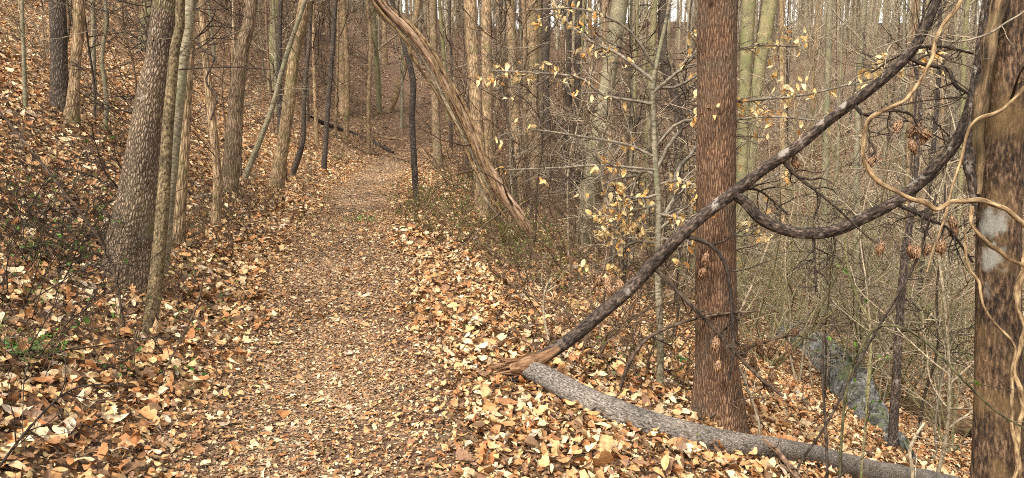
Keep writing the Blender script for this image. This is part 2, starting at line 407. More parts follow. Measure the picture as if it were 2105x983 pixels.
def template(kind):
    """(s,u,w): rows along the leaf, three or five points across"""
    if kind == 'oval': s = np.array([0, .12, .35, .62, .85, 1]); wd = np.array([.03, .6, 1, .88, .45, .02])
    elif kind == 'lobed': s = np.array([0, .10, .22, .32, .45, .55, .70, .80, .9, 1]); wd = np.array([.03, .30, .75, .38, 1, .45, .95, .42, .5, .05])
    elif kind == 'tulip': s = np.array([0, .05, .25, .45, .62, .85, .93]); wd = np.array([.05, .8, 1.1, .6, .95, .8, .25])
    elif kind == 'mid': s = np.array([0, .3, .7, 1]); wd = np.array([.1, 1, .75, .08])
    else: s = np.array([0, .5, 1]); wd = np.array([.15, 1, .15])
    us = np.array([-1, 0, 1.0])
    S, Uq = np.meshgrid(s, us, indexing='ij')
    Wd = np.repeat(wd[:, None], 3, 1)
    m = len(s); i = (np.arange(m - 1)[:, None] * 3 + np.arange(2)[None]).reshape(-1)
    F = np.stack([i, i + 1, i + 4, i + 3], 1)
    return S.ravel(), Uq.ravel(), Wd.ravel(), F

def add_leaves(mb, pos, size, nrm, kind, colors, curl=.35, aspect=.42, heading=None):
    n = len(pos)
    if n == 0: return
    S, Uq, Wd, F = template(kind)
    cu = rng.normal(curl * .9, curl * 1.1, (n, 1)); cs = rng.normal(0, curl * .9, (n, 1)); tw = rng.normal(0, curl, (n, 1))
    asp = aspect * rng.uniform(.65, 1.25, (n, 1))
    half = Uq[None] * Wd[None] * asp
    lx = (S[None] - .5) + 0 * half
    k = 1.6 * cu + 1e-3
    ly = np.sin(half * k * 2.2) / (k * 2.2)
    lz = (1 - np.cos(half * k * 2.2)) / (k * 2.2) + cs * (lx ** 2) * 1.6 + tw * lx * half * 2
    rv = rng.normal(size=(n, 3)) if heading is None else heading
    nrm = norm(nrm); X = norm(rv - (rv * nrm).sum(1, keepdims=True) * nrm); Y = np.cross(nrm, X)
    sz = size[:, None, None]
    V = pos[:, None] + sz * (lx[..., None] * X[:, None] + ly[..., None] * Y[:, None] + lz[..., None] * nrm[:, None])
    m = len(S)
    FF = (F[None] + (np.arange(n) * m)[:, None, None]).reshape(-1, 4)
    mb.add(V.reshape(-1, 3), FF, None, np.repeat(colors, len(F), axis=0))

def ground_normals(x, y):
    e = .05
    return norm(np.stack([-(hgt(x + e, y) - hgt(x - e, y)) / (2 * e), -(hgt(x, y + e) - hgt(x, y - e)) / (2 * e), np.ones_like(x)], -1))

def litter():
    mb = MB()
    shells = [(1.2, 5, 1050, .96, 1), (5, 9, 900, 1.0, 1), (9, 15, 600, 1.05, 2), (15, 26, 330, 1.15, 3), (26, 45, 80, 1.5, 3), (45, 75, 12, 2.6, 3)]
    half = math.radians(47)
    for r0, r1, dens, sz, lod in shells:
        n = int(half * (r1 ** 2 - r0 ** 2) * dens)
        r = np.sqrt(rng.uniform(r0 ** 2, r1 ** 2, n)); th = rng.uniform(-half, half, n)
        x, y = r * np.sin(th), r * np.cos(th)
        d = x - path_x(y)
        pw = .62 + .10 * nz(x, y, 1.4, 9)
        onp = np.clip((pw + .25 - np.abs(d - .05)) / .45, 0, 1)
        patch = .5 + .5 * nz(x, y, 1.1, 6)                              # thin and thick drifts of leaves
        hum = np.exp(-(((x + 3.6) / 1.1) ** 2 + ((y - 6.2) / 1.3) ** 2))      # bare roots and soil under the brush
        keep = rng.random(n) > onp * .62 + (1 - onp) * (.2 * (patch < .3) + .6 * hum)
        x, y, onp, d = x[keep], y[keep], onp[keep], d[keep]; n = len(x)
        N0 = ground_normals(x, y)
        tilt = np.where(onp > .5, .12, .44 if lod == 1 else .34)[:, None]
        nr = norm(N0 + rng.normal(size=(n, 3)) * tilt)
        size = np.clip(rng.lognormal(math.log(.048), .46, n), .018, .13) * sz * (1 - .5 * onp)
        z = hgt(x, y) + rng.uniform(.0, .055, n) * (1 - .85 * onp) + .004 + size * .10
        pos = np.stack([x, y, z], -1)
        C = leaf_colors(n, 1.0)
        C[:, :3] *= (1 - .15 * onp)[:, None]; dim = haze_dim(x, y)[:, None]; C[:, :3] = C[:, :3] * (1 - dim) + dim * (C[:, :3] * .32 + np.array([.088, .060, .041]))  # the same painted haze dulls the far leaf colours
        if lod == 1:
            ch = rng.random(n)
            for kind, a, b_, asp in (('oval', 0, .84, .27), ('lobed', .84, .95, .34), ('tulip', .95, 1.01, .42)):
                s = (ch >= a) & (ch < b_)
                add_leaves(mb, pos[s], size[s] * (1.0 if kind == 'oval' else 1.2), nr[s], kind, C[s], .54, asp)
        else:
            add_leaves(mb, pos, size, nr, 'mid' if lod == 2 else 'far', C, .5, .34)
    # crumbled leaves trodden into the trail
    for y0, y1, n, s in ((2.0, 6, 60000, .0125), (6, 13, 60000, .018), (13, 30, 40000, .032)):
        y = rng.uniform(y0, y1, n); x = path_x(y) + rng.normal(.0, .42, n)
        bare = nz(x, y, 1.9, 15) + .6 * nz(x, y, 4.5, 3) + .7 * np.exp(-((x - path_x(y) - .42) / .16) ** 2)      # worn dark patches
        k_ = rng.random(n) > np.clip(bare * .9 - .15, 0, .8); x, y = x[k_], y[k_]; n = len(x)
        N0 = ground_normals(x, y); nr = norm(N0 + rng.normal(size=(n, 3)) * .12)
        size = s * rng.lognormal(0, .45, n)
        pos = np.stack([x, y, hgt(x, y) + .003 + rng.uniform(0, .008, n)], -1)
        C = leaf_colors(n, .9); C[:, :3] = (C[:, :3] * .66 + np.array([.115, .092, .078])) * (.86 + .3 * np.clip(nz(x, y, 1.6, 12), -1, 1))[:, None]; add_leaves(mb, pos, size, nr, 'far', C, .2, .30)
    # broken bits between the whole leaves
    for r0, r1, n, s in ((1.2, 6, 45000, .022), (6, 14, 90000, .030)):
        r = np.sqrt(rng.uniform(r0 ** 2, r1 ** 2, n)); th = rng.uniform(-half, half, n); x, y = r * np.sin(th), r * np.cos(th)
        nr = norm(ground_normals(x, y) + rng.normal(size=(n, 3)) * .45)
        C = leaf_colors(n, .85); add_leaves(mb, np.stack([x, y, hgt(x, y) + .004 + rng.uniform(0, .02, n)], -1), s * rng.lognormal(0, .4, n), nr, 'far', C, .4, .33)
    o = mb.build('leaf_litter', M_leaf, smooth=True); tag(o, 'deep litter of cream, tan and orange fallen leaves over the whole slope', 'leaf litter', kind='stuff')
litter()

def twig_litter():
    mb = MB(); n = 5200
    r = np.sqrt(rng.uniform(1.4, 15 ** 2, n)); th = rng.uniform(-.8, .8, n); x, y = r * np.sin(th), r * np.cos(th)
    k = 5; L = rng.uniform(.04, .30, n); a = rng.uniform(0, 6.28, n); P = np.empty((n, k, 3)); cx, cy = x.copy(), y.copy()
    for i in range(k):
        P[:, i] = np.stack([cx, cy, hgt(cx, cy) + .03 + .02 * np.sin(i + a)], -1); a = a + rng.normal(0, .25, n); cx = cx + np.cos(a) * L / (k - 1); cy = cy + np.sin(a) * L / (k - 1)
    R = rng.uniform(.0015, .0045, n)[:, None] * np.linspace(1, .6, k)[None]
    mb.many(P, R, 3)
    tag(mb.build('twig_litter', M_twig), 'tiny brown twigs strewn through the fallen leaves', 'twigs', kind='stuff')
twig_litter()

# ------------------------------------------------------------------ individual trees of the foreground and middle ground
def px_tree(name, label, spec, mat, twmat, t=None, top=9.0, low=6, crown=12, rough=.05, flute=0.0, sides=14, lean=0.0, twl=1.0, cat='tree', group=None, lowlen=1.1, part='trunk', twsides=3):
    """spec: (px, py, width px) from the base upwards; the base is put on the terrain, the rest at the base's depth"""
    b, tb = G(spec[0][0], spec[0][1])
    if t is not None: tb = t
    pts = []; rad = []
    for i, (x, y, wpx) in enumerate(spec):
        tt = tb + lean * i / max(1, len(spec) - 1)
        pts.append(PX(x, y, tt)); rad.append(wpx * .5 * tt / FPX)
    p0 = snap(pts[0], -.06)
    if pts[0][2] - p0[2] > .12: pts.insert(0, p0); rad.insert(0, rad[0] * 1.12)
    else: pts[0] = p0
    origin = snap(pts[0])
    d = norm(pts[-1] - pts[-2]); d = norm(d * np.array([.5, .5, 1])); Lx = max(1.0, top - (pts[-1][2] - origin[2]))
    p, r = pts[-1], rad[-1]
    for q in (.33, .66, 1.0):
        pts.append(p + d * Lx * q + np.array([rng.normal(0, .12), rng.normal(0, .12), 0]) * q * 2); rad.append(max(r * (1 - .85 * q), .006))
    root = thing(name, origin, label, cat, group)
    mb = MB(); k = 34 if sides > 12 else 22
    P, R = mb.tube(pts, rad, sides, k, rough, flute if flute else None)
    mb.build(part, mat, root, origin)
    H = pts[-1][2] - origin[2]
    vis = (pts[-4][2] - origin[2]) / H
    tb_ = MB()
    if low:
        P1, R1 = grow(P, np.minimum(R, .03), low + 2, .12, min(.95, vis + .1), 72, lowlen, 7, .16, .03, .3, .0035, absolute=True)
        P2, R2 = grow(P1, R1, 6, .15, .98, 48, .45, 5, .2, .03, .6, .0024)
        P3, R3 = grow(P2, R2, 3, .2, .98, 45, .5, 4, .2, .03, .7, .0018)
        tb_.many(P, R * 0 + .003, 3).many(P1, R1, 5).many(P2, R2, twsides).many(P3, R3, 3)
    if crown:
        P1, R1 = grow(P, R, crown, max(.3, vis), .98, 48, .28, 7, .12, .09, .55, .006)
        P2, R2 = grow(P1, R1, 6, .2, .98, 42, .5, 5, .16, .05, .55, .003)
        P3, R3 = grow(P2, R2, 4, .2, .98, 42, .5, 4, .2, .03, .55, .002)
        tb_.many(P1, R1, 5).many(P2, R2, 3).many(P3, R3, 3)
    if tb_.V: tb_.build('branches', twmat, root, origin)
    return root, P, R, tb, origin

T = px_tree
# left bank
T('bare_tree', 'big leaning trunk with furrowed grey brown bark flaring at its base on the left bank',
  [(262, 588, 105), (268, 520, 98), (283, 420, 80), (297, 300, 66), (318, 150, 54), (341, 0, 48)], M_furrow, M_twigd, top=13, low=4, sides=32, flute=.10, rough=.03)
T('bare_tree', 'slender speckled olive trunk standing in front of the big furrowed trunk',
  [(303, 688, 30), (318, 600, 28), (333, 450, 26), (346, 250, 22), (364, 60, 19), (372, 0, 18)], M_speck, M_twig, top=8, low=3, sides=16, rough=.03)
T('bare_tree', 'thin pale grey trunk rising just behind the speckled one beside the big furrowed trunk',
  [(330, 560, 26), (346, 420, 25), (362, 250, 25), (376, 120, 24), (393, 0, 22)], M_pale, M_twigp, top=9, low=3)
T('bare_tree', 'straight brown trunk with a dark knot, first right of the pale and speckled pair',
  [(362, 505, 34), (368, 440, 27), (378, 300, 24), (386, 150, 20), (391, 0, 15)], M_brown, M_twig, top=9, low=5)
T('bare_tree', 'thin wavy brown trunk wound by a dark vine on the left bank',
  [(442, 468, 22), (447, 370, 18), (438, 270, 17), (427, 160, 15), (415, 0, 12)], M_brown, M_twig, top=7, low=4)
T('bare_tree', 'grey brown trunk leaning right with a knot, beside the vine wound wavy tree',
  [(470, 395, 38), (480, 300, 34), (486, 200, 30), (500, 90, 27), (518, 0, 24)], M_brown, M_twig, top=11, low=6, sides=18)
T('bare_tree', 'dark scaly straight trunk standing high on the leafy left hillside',
  [(123, 234, 40), (121, 120, 32), (118, 0, 31)], M_dark, M_twigd, top=14, low=3, sides=18)
T('bare_tree', 'twisted reddish brown trunk leaning beside the dark straight hillside trunk',
  [(146, 256, 36), (152, 190, 22), (157, 110, 20), (163, 0, 22)], M_brown, M_twig, top=10, low=3)
T('bare_tree', 'dark split trunk with a deep fissure on the bank left of the path',
  [(566, 386, 34), (578, 320, 26), (592, 230, 25), (606, 110, 22), (628, 0, 26)], M_brown, M_twigd, top=10, low=6)
T('bare_tree', 'blackish narrow stem hugging the dark split trunk',
  [(583, 372, 16), (576, 250, 13), (574, 150, 10), (577, 0, 9)], M_dark, M_twigd, top=7, low=4)
T('bare_tree', 'curving dark sapling stem between the split trunk and the path',
  [(598, 362, 13), (622, 290, 12), (625, 200, 9), (636, 80, 8), (640, 0, 7)], M_dark, M_twigd, top=6, low=7, sides=8)
T('bare_tree', 'pale grey sapling leaning right across the split trunk',
  [(498, 372, 14), (530, 300, 12), (560, 220, 11), (590, 110, 10), (628, 0, 8)], M_pale, M_twigp, top=6, low=6, sides=8)
T('bare_tree', 'thin dark sapling pair stem close to the path edge below the fallen pole',
  [(665, 352, 12), (672, 250, 11), (682, 120, 10), (690, 0, 9)], M_dark, M_twigd, top=8, low=7, sides=8)
T('bare_tree', 'straight thin tan pole at the end of the visible path',
  [(757, 318, 9), (758, 200, 8), (762, 90, 8), (755, 0, 7)], M_brown, M_twig, top=9, low=5, sides=8)
T('bare_tree', 'thin brown trunk just left of the straight tan pole above the path bend',
  [(710, 292, 12), (714, 200, 10), (712, 100, 10), (705, 0, 11)], M_brown, M_twig, top=10, low=5, sides=8)
T('bare_tree', 'dark crooked sapling on the right edge of the path under the leaning stripped trunk',
  [(857, 420, 14), (851, 330, 13), (847, 230, 13), (850, 170, 13), (832, 95, 12), (805, 0, 10)], M_dark, M_twigd, top=6, low=5, sides=10)
T('bare_tree', 'twisted grey sapling on the open leafy hillside at the far left',
  [(215, 272, 10), (219, 200, 9), (209, 120, 8), (220, 50, 8), (216, 0, 7)], M_pale, M_twig, top=5, low=8, sides=8)
T('bare_tree', 'thin greyish sapling left of the twisted hillside sapling', [(196, 240, 10), (192, 120, 9), (190, 0, 9)], M_pale, M_twig, top=6, low=7, sides=8)
T('bare_tree', 'pale thin sapling nearest the left picture edge on the hillside', [(52, 228, 10), (49, 120, 8), (45, 0, 7)], M_pale, M_twigp, top=6, low=7, sides=8)
T('bare_tree', 'pale green smooth trunk high on the hillside behind the big furrowed trunk', [(298, 108, 26), (302, 40, 25), (306, 0, 25)], M_olive, M_twigp, top=14, low=3)
T('bare_tree', 'pale greenish trunk standing on the slope behind the dark split trunk', [(560, 185, 24), (562, 90, 20), (566, 0, 20)], M_olive, M_twigp, top=13, low=4)
T('bare_tree', 'dull brown trunk farther back above the fallen pole on the slope', [(706, 238, 20), (702, 120, 17), (700, 0, 17)], M_brown, M_twig, top=13, low=4)
T('bare_tree', 'leaning brown trunk far behind the crooked dark sapling', [(800, 232, 14), (822, 170, 14), (846, 80, 14), (860, 0, 12)], M_brown, M_twigd, top=10, low=4)
# middle
T('bare_tree', 'orange brown slim trunk just right of the path bend', [(901, 352, 26), (898, 290, 18), (893, 150, 16), (890, 0, 15)], M_brown, M_twig, top=12, low=5)
T('bare_tree', 'olive brown trunk crossed by the leaning stripped trunk', [(992, 450, 34), (986, 330, 28), (976, 180, 25), (966, 0, 25)], M_brown, M_twig, top=14, low=4, sides=18)
T('bare_tree', 'grey brown trunk right behind the olive brown trunk', [(1003, 400, 28), (1001, 200, 22), (1000, 0, 20)], M_brown, M_twig, top=13, low=4)
T('bare_tree', 'slightly curved brown trunk, left one of the stout middle pair', [(1070, 412, 36), (1062, 310, 26), (1056, 180, 20), (1049, 0, 16)], M_brown, M_twig, top=13, low=5)
T('bare_tree', 'straight stout brown trunk, right one of the stout middle pair', [(1096, 415, 38), (1094, 300, 32), (1093, 150, 30), (1092, 0, 28)], M_brown, M_twig, top=14, low=4, sides=18)
T('bare_tree', 'dark brown trunk just right behind the stout middle pair', [(1122, 290, 26), (1118, 160, 22), (1121, 0, 22)], M_dark, M_twigd, top=13, low=4)
T('bare_tree', 'narrow dark trunk with dead twigs halfway to the greenish slanting trunk', [(1160, 345, 18), (1166, 200, 15), (1169, 0, 14)], M_dark, M_twigd, top=12, low=7)
T('bare_tree', 'second narrow dark trunk left of the greenish slanting trunk', [(1190, 350, 16), (1186, 200, 13), (1190, 0, 13)], M_dark, M_twigd, top=12, low=5)
T('bare_tree', 'smooth greenish grey trunk slanting right behind the beech sapling', [(1196, 500, 34), (1207, 420, 32), (1222, 310, 30), (1247, 180, 30), (1275, 0, 34)], M_pale, M_twigp, top=13, low=4, sides=18, rough=.03)
T('bare_tree', 'brown trunk with a broken dark scar crossing the greenish slanting trunk', [(1264, 500, 24), (1260, 380, 19), (1254, 240, 20), (1247, 100, 16), (1244, 0, 15)], M_brown, M_twig, top=11, low=6)
T('bare_tree', 'olive thin trunk close behind the beech sapling', [(1322, 480, 18), (1330, 300, 15), (1338, 150, 13), (1346, 0, 12)], M_olive, M_twig, top=10, low=5)
T('bare_tree', 'dark crooked trunk bent left between the beech sapling and the thick reddish trunk', [(1396, 480, 16), (1393, 330, 15), (1392, 220, 17), (1366, 130, 19), (1361, 0, 16)], M_dark, M_twigd, top=10, low=5)
T('bare_tree', 'thick upright trunk with rough reddish brown bark right of centre', [(1478, 880, 128), (1477, 845, 98), (1474, 760, 87), (1471, 560, 82), (1472, 350, 79), (1474, 150, 79), (1477, 0, 80)], M_red, M_twig, top=15, low=3, sides=36, flute=.06, rough=.015)
T('bare_tree', 'pale olive trunk directly right of the thick reddish trunk', [(1519, 610, 22), (1524, 420, 22), (1530, 200, 24), (1540, 0, 27)], M_olive, M_twigp, top=14, low=5, sides=16)
T('bare_tree', 'greyish trunk leaning right, second behind the thick reddish trunk', [(1536, 480, 20), (1546, 300, 20), (1560, 150, 24), (1584, 0, 30)], M_olive, M_twigp, top=14, low=6, sides=16)
T('bare_tree', 'slim blackish sapling standing right of the grey boulders', [(1834, 930, 20), (1846, 700, 15), (1856, 560, 15), (1870, 460, 13), (1884, 330, 10), (1892, 200, 7)], M_wet, M_twigd, top=5, low=6, sides=12)
T('bare_tree', 'pale straight trunk on the valley floor left of the big right trunk', [(1952, 850, 14), (1960, 650, 12), (1972, 450, 12), (1978, 250, 11), (1984, 60, 10)], M_olive, M_twigp, top=10, low=8, sides=10)
T('bare_tree', 'pale slender trunk far behind the blackish sapling', [(1763, 760, 15), (1762, 600, 13), (1760, 400, 12), (1766, 150, 11)], M_pale, M_twigp, top=12, low=9, sides=10)
T('bare_tree', 'brown trunk far down the ravine right of the thick reddish trunk', [(1612, 620, 14), (1610, 450, 12), (1608, 200, 11), (1606, 0, 10)], M_brown, M_twig, top=12, low=8, sides=10)
T('bare_tree', 'smooth grey trunk in the ravine between the boulders and the pale olive trunk', [(1690, 650, 16), (1694, 450, 14), (1700, 200, 13), (1706, 0, 12)], M_pale, M_twigp, top=12, low=9, sides=10)
T('dead_tree', 'short broken mossy stump leaning among the brush left of the greenish slanting trunk', [(1158, 402, 40), (1178, 365, 36), (1202, 322, 28)], M_dark, M_twigd, top=.9, low=0, crown=0)

# ------------------------------------------------------------------ big trunk on the right
R1, PR1, RR1, tR1, oR1 = T('bare_tree', 'large dark mottled trunk with pale patches filling the right edge', [(2056, 1150, 140), (2056, 983, 112), (2054, 880, 96), (2052, 700, 86), (2052, 500, 82), (2057, 350, 82), (2068, 180, 86), (2080, 0, 90)],
  M_big, M_twigd, t=4.25, top=14, low=2, sides=36, flute=.10, rough=.02)

def px_line(pts, f=1.0):
    P = [PX(x, y, t) for x, y, w_, t in pts]; R = [w_ * .5 * t / FPX * f for x, y, w_, t in pts]
    return P, R

def vine(label, pts, mat, s=8, k=None, name='vine', group=None, twigs=0, twmat=None, cat='vine', wob=.0):
    P, R = px_line(pts); o0 = P[0]
    kk = k or 5 * len(pts); M_ = catmull(np.hstack([np.array(P), np.array(R)[:, None]]), kk)
    q_ = np.linspace(0, 1, kk) * np.linalg.norm(np.diff(M_[:, :3], axis=0), axis=1).sum() / .05; wv = np.stack([np.sin(q_ * .9 + rng.uniform(0, 6)) + .6 * np.sin(q_ * 2.1 + rng.uniform(0, 6)) for _ in range(3)], 1) * np.minimum(M_[:, 3:4], .012) * .38
    rr_ = M_[:, 3] * .86 * (1 + .13 * np.sin(q_ * 1.1 + rng.uniform(0, 6)) + .10 * np.sin(q_ * .37))
    mb = MB(); Pm, Rm = mb.tube(M_[:, :3] + wv, rr_, s, kk * 2, .10)
    if twigs:
        root = thing(name, o0, label, cat, group); mb.build('stem', mat, root, o0)
        P1, R1_ = grow(Pm, Rm, twigs, .05, .95, 60, .35, 6, .22, .02, .5, .0015, absolute=True); P2, R2_ = grow(P1, R1_, 3, .2, .95, 50, .5, 4, .2, 0, .6, .001)
        MB().many(Pm, Rm * .5, 3).many(P1, R1_, 4).many(P2, R2_, 3).build('twigs', twmat or mat, root, o0); return root
    return tag(mb.build(name, mat, None, o0), label, cat, group)

vine('pale looping vine that swings down left of the large dark trunk and returns',
     [(1994, -40, 8, 3.9), (1962, 25, 9, 3.9), (1925, 75, 10, 3.9), (1912, 130, 10, 3.85), (1895, 165, 10, 3.85), (1850, 210, 10, 3.8), (1800, 238, 10, 3.8), (1775, 275, 10, 3.8), (1774, 320, 11, 3.8),
      (1800, 368, 11, 3.8), (1850, 398, 12, 3.8), (1905, 418, 12, 3.8), (1928, 432, 12, 3.8), (1960, 415, 12, 3.8), (2010, 411, 12, 3.8), (2060, 428, 12, 3.8), (2092, 450, 11, 3.8), (2140, 500, 11, 3.8)], M_vine, 10, 90)
vine('tan vine slanting across the large dark trunk from the upper right edge', [(2160, 130, 9, 3.9), (2105, 185, 9, 3.88), (2060, 222, 9, 3.9), (2012, 246, 9, 3.9), (1990, 275, 8, 3.95), (1976, 320, 7, 4.0), (1955, 400, 6, 4.0), (1930, 480, 5, 4.0), (1905, 560, 4, 4.0)], M_vine, 8, 50)
vine('pale vine hanging against the lower left side of the large dark trunk', [(1999, 428, 9, 3.95), (1997, 455, 9, 3.9), (2012, 482, 9, 3.88), (2050, 515, 10, 3.88), (2090, 540, 10, 3.9), (2150, 560, 10, 3.95)], M_vine, 8, 36)
vine('thin vine running down the face of the large dark trunk', [(1983, 470, 5, 3.95), (1990, 540, 6, 3.93), (2010, 580, 6, 3.9), (2025, 635, 6, 3.9), (2060, 680, 7, 3.9), (2085, 715, 7, 3.9), (2082, 780, 8, 3.9), (2078, 860, 8, 3.9), (2092, 930, 9, 3.9), (2075, 1010, 9, 3.9)], M_vine, 8, 50)
vine('thick pale vine along the right picture edge beside the large dark trunk', [(2120, 470, 13, 4.0), (2100, 560, 13, 4.0), (2093, 620, 13, 4.0), (2104, 680, 12, 4.0), (2088, 760, 11, 4.0), (2102, 840, 11, 4.0), (2090, 920, 12, 4.0), (2100, 1030, 12, 4.0)], M_vine, 8, 40)
vine('thick twisted brown vine clinging to the upper left of the large dark trunk', [(2062, -40, 34, 4.05), (2050, 30, 32, 4.02), (2033, 85, 30, 4.0), (2030, 140, 28, 4.0), (2018, 200, 34, 4.02), (2010, 260, 30, 4.05), (2012, 330, 22, 4.1), (2010, 400, 14, 4.12)], M_rot, 14, 50)
vine('black rope like vine on the left flank of the large dark trunk', [(2036, -40, 16, 4.1), (2024, 80, 16, 4.1), (2010, 160, 16, 4.08), (1996, 240, 20, 4.08), (1992, 310, 26, 4.1), (1998, 380, 20, 4.12), (2004, 440, 8, 4.14)], M_wet, 10, 50)
vine('thin grey vine with side shoots crossing in front of the upper dark trunk', [(2150, -10, 4, 3.8), (2080, 40, 5, 3.8), (2020, 75, 5, 3.85), (1950, 85, 5, 3.9), (1890, 72, 4, 4.0), (1800, 100, 3, 4.1)], M_twigp, 6, 30, twigs=8)

# ------------------------------------------------------------------ the snapped tree lying beside the path
def on_ground(px, py, wpx):
    p, t = G(px, py + wpx * .42); r = wpx * .50 * t / FPX
    return np.array([p[0], p[1], p[2]]) + np.array([0, 0, r * 1.05]), r

def broken_tree():
    log = [(1078, 772, 40), (1130, 795, 46), (1200, 826, 50), (1290, 868, 54), (1400, 905, 56), (1500, 930, 56), (1600, 942, 54), (1740, 962, 54), (1900, 990, 54), (2080, 1040, 52)]
    P = []; R = []
    for x, y, w_ in log:
        p, r = on_ground(x, y, w_); P.append(p); R.append(r)
    P = np.array(P); R = np.array(R)
    # even the depth so that the stem runs straight
    for _ in range(3): P[1:-1] = (P[:-2] + 2 * P[1:-1] + P[2:]) / 4
    P[:, 2] = np.maximum(P[:, 2], hgt(P[:, 0], P[:, 1]) + R * .7)
    P[0, 2] += .05; P[1, 2] += .03
    o0 = P[0].copy(); t0 = (o0[1]) / ray(1078, 772)[1]
    root = thing('broken_tree', o0, 'snapped grey tree lying across the leaves with its bent dark branch rising to the right', 'fallen tree')
    mb = MB(); PL_, RL_ = mb.tube(P, R, 24, 60, .09)
    # swellings and knots on the log
    mb.build('trunk', M_log, root, o0)
    kb = MB()
    for f, up in ((.52, .9), (.60, .2), (.36, .8), (.75, .5)):
        i = int(f * 59); c = PL_[0, i]; r = RL_[0, i]
        dirn = norm(np.array([-.2, -.75, up])); kb.tube([c + dirn * r * .8, c + dirn * r * 1.06, c + dirn * r * 1.12], [r * .42, r * .34, r * .12], 10, 6, .1)
        kb.tube([c + dirn * r * 1.0, c + dirn * r * 1.2], [r * .16, r * .12], 8, 4, .1)
    kb.build('knot', M_brown, root, o0)
    # pale stripped underside strip of the log
    st = MB(); q = PL_[0, 1:24]; rr = RL_[0, 1:24]
    st.tube(q + np.array([-.3, -.65, -.55]) * rr[:, None] * .62, rr * np.interp(np.arange(23), [0, 11, 22], [.5, .5, .1]), 8, 40)
    st.build('stripped_wood', M_splint, root, o0)
    T0 = t0
    # dark branch
    up = [(1090, 748, 34, T0), (1130, 726, 32, T0 - .02), (1180, 692, 30, T0 - .05), (1232, 648, 29, T0 - .1), (1300, 590, 30, T0 - .16), (1345, 540, 30, T0 - .2), (1400, 484, 27, T0 - .28), (1455, 436, 29, T0 - .33),
          (1512, 394, 28, T0 - .38), (1565, 352, 24, T0 - .42), (1640, 300, 26, T0 - .5), (1700, 250, 24, T0 - .55), (1760, 204, 25, T0 - .6), (1820, 158, 22, T0 - .66), (1870, 108, 24, T0 - .7), (1900, 60, 21, T0 - .74), (1922, 10, 18, T0 - .78), (1950, -60, 16, T0 - .8), (1990, -180, 13, T0 - .8)]
    Pb, Rb = px_line(up, .90); mb = MB(); PB, RB = mb.tube(Pb, Rb, 16, 130, .12); br = mb.build('branch', M_wet, root, o0); br['label'] = 'dark blotched branch rising straight to the upper right'
    cv = [(1508, 398, 22, T0 - .38), (1535, 418, 24, T0 - .38), (1560, 446, 25, T0 - .38), (1600, 468, 25, T0 - .38), (1655, 480, 26, T0 - .38), (1715, 474, 27, T0 - .38), (1775, 448, 26, T0 - .38), (1830, 420, 25, T0 - .4),
          (1880, 384, 26, T0 - .42), (1930, 335, 25, T0 - .45), (1965, 290, 24, T0 - .48), (1990, 230, 20, T0 - .5), (2004, 160, 15, T0 - .5), (2014, 80, 12, T0 - .52), (2030, -40, 10, T0 - .5)]
    Pc, Rc = px_line(cv, .92); mb = MB(); PC, RC = mb.tube(Pc, Rc, 16, 100, .11); br2 = mb.build('branch', M_wet, root, o0); br2['label'] = 'bow shaped branch sagging and curving up against the large trunk'
    # splintered butt
    sp = MB(); base = PX(1118, 738, T0 - .01)
    sp.tube([PX(1175, 700, T0 - .06), PX(1120, 733, T0 - .04), PX(1085, 748, T0 - .05), PX(1048, 758, T0 - .06)], np.array([6, 12, 20, 9]) * T0 / FPX, 12, 16, .12)
    for i in range(30):
        a, b_ = rng.uniform(1060, 1110), rng.uniform(742, 775)
        e = np.array([rng.uniform(1000, 1050), b_ + rng.normal(3, 5)])
        tt = T0 + rng.uniform(-.08, .04)
        sp.tube([PX(a, b_ - 2, tt), PX((a + e[0]) / 2, b_ + rng.normal(0, 3), tt), PX(e[0], e[1], tt)], [.015 * rng.uniform(.5, 1), .009, .0012], 5, 6, .2)
    sp.build('splintered_end', M_splint, root, o0)
    # stub going down into the leaves on the near side
    sb = MB(); sb.tube([PX(1065, 778, T0), PX(1040, 788, T0 - .1), PX(1012, 812, T0 - .18), PX(992, 832, T0 - .22)], [.03, .024, .022, .014], 10, 14, .12); sb.tube([PX(1010, 816, T0 - .18), PX(975, 830, T0 - .22), PX(940, 833, T0 - .25)], [.01, .008, .004], 6, 10)
    s_ = sb.build('stub', M_wet, root, o0)
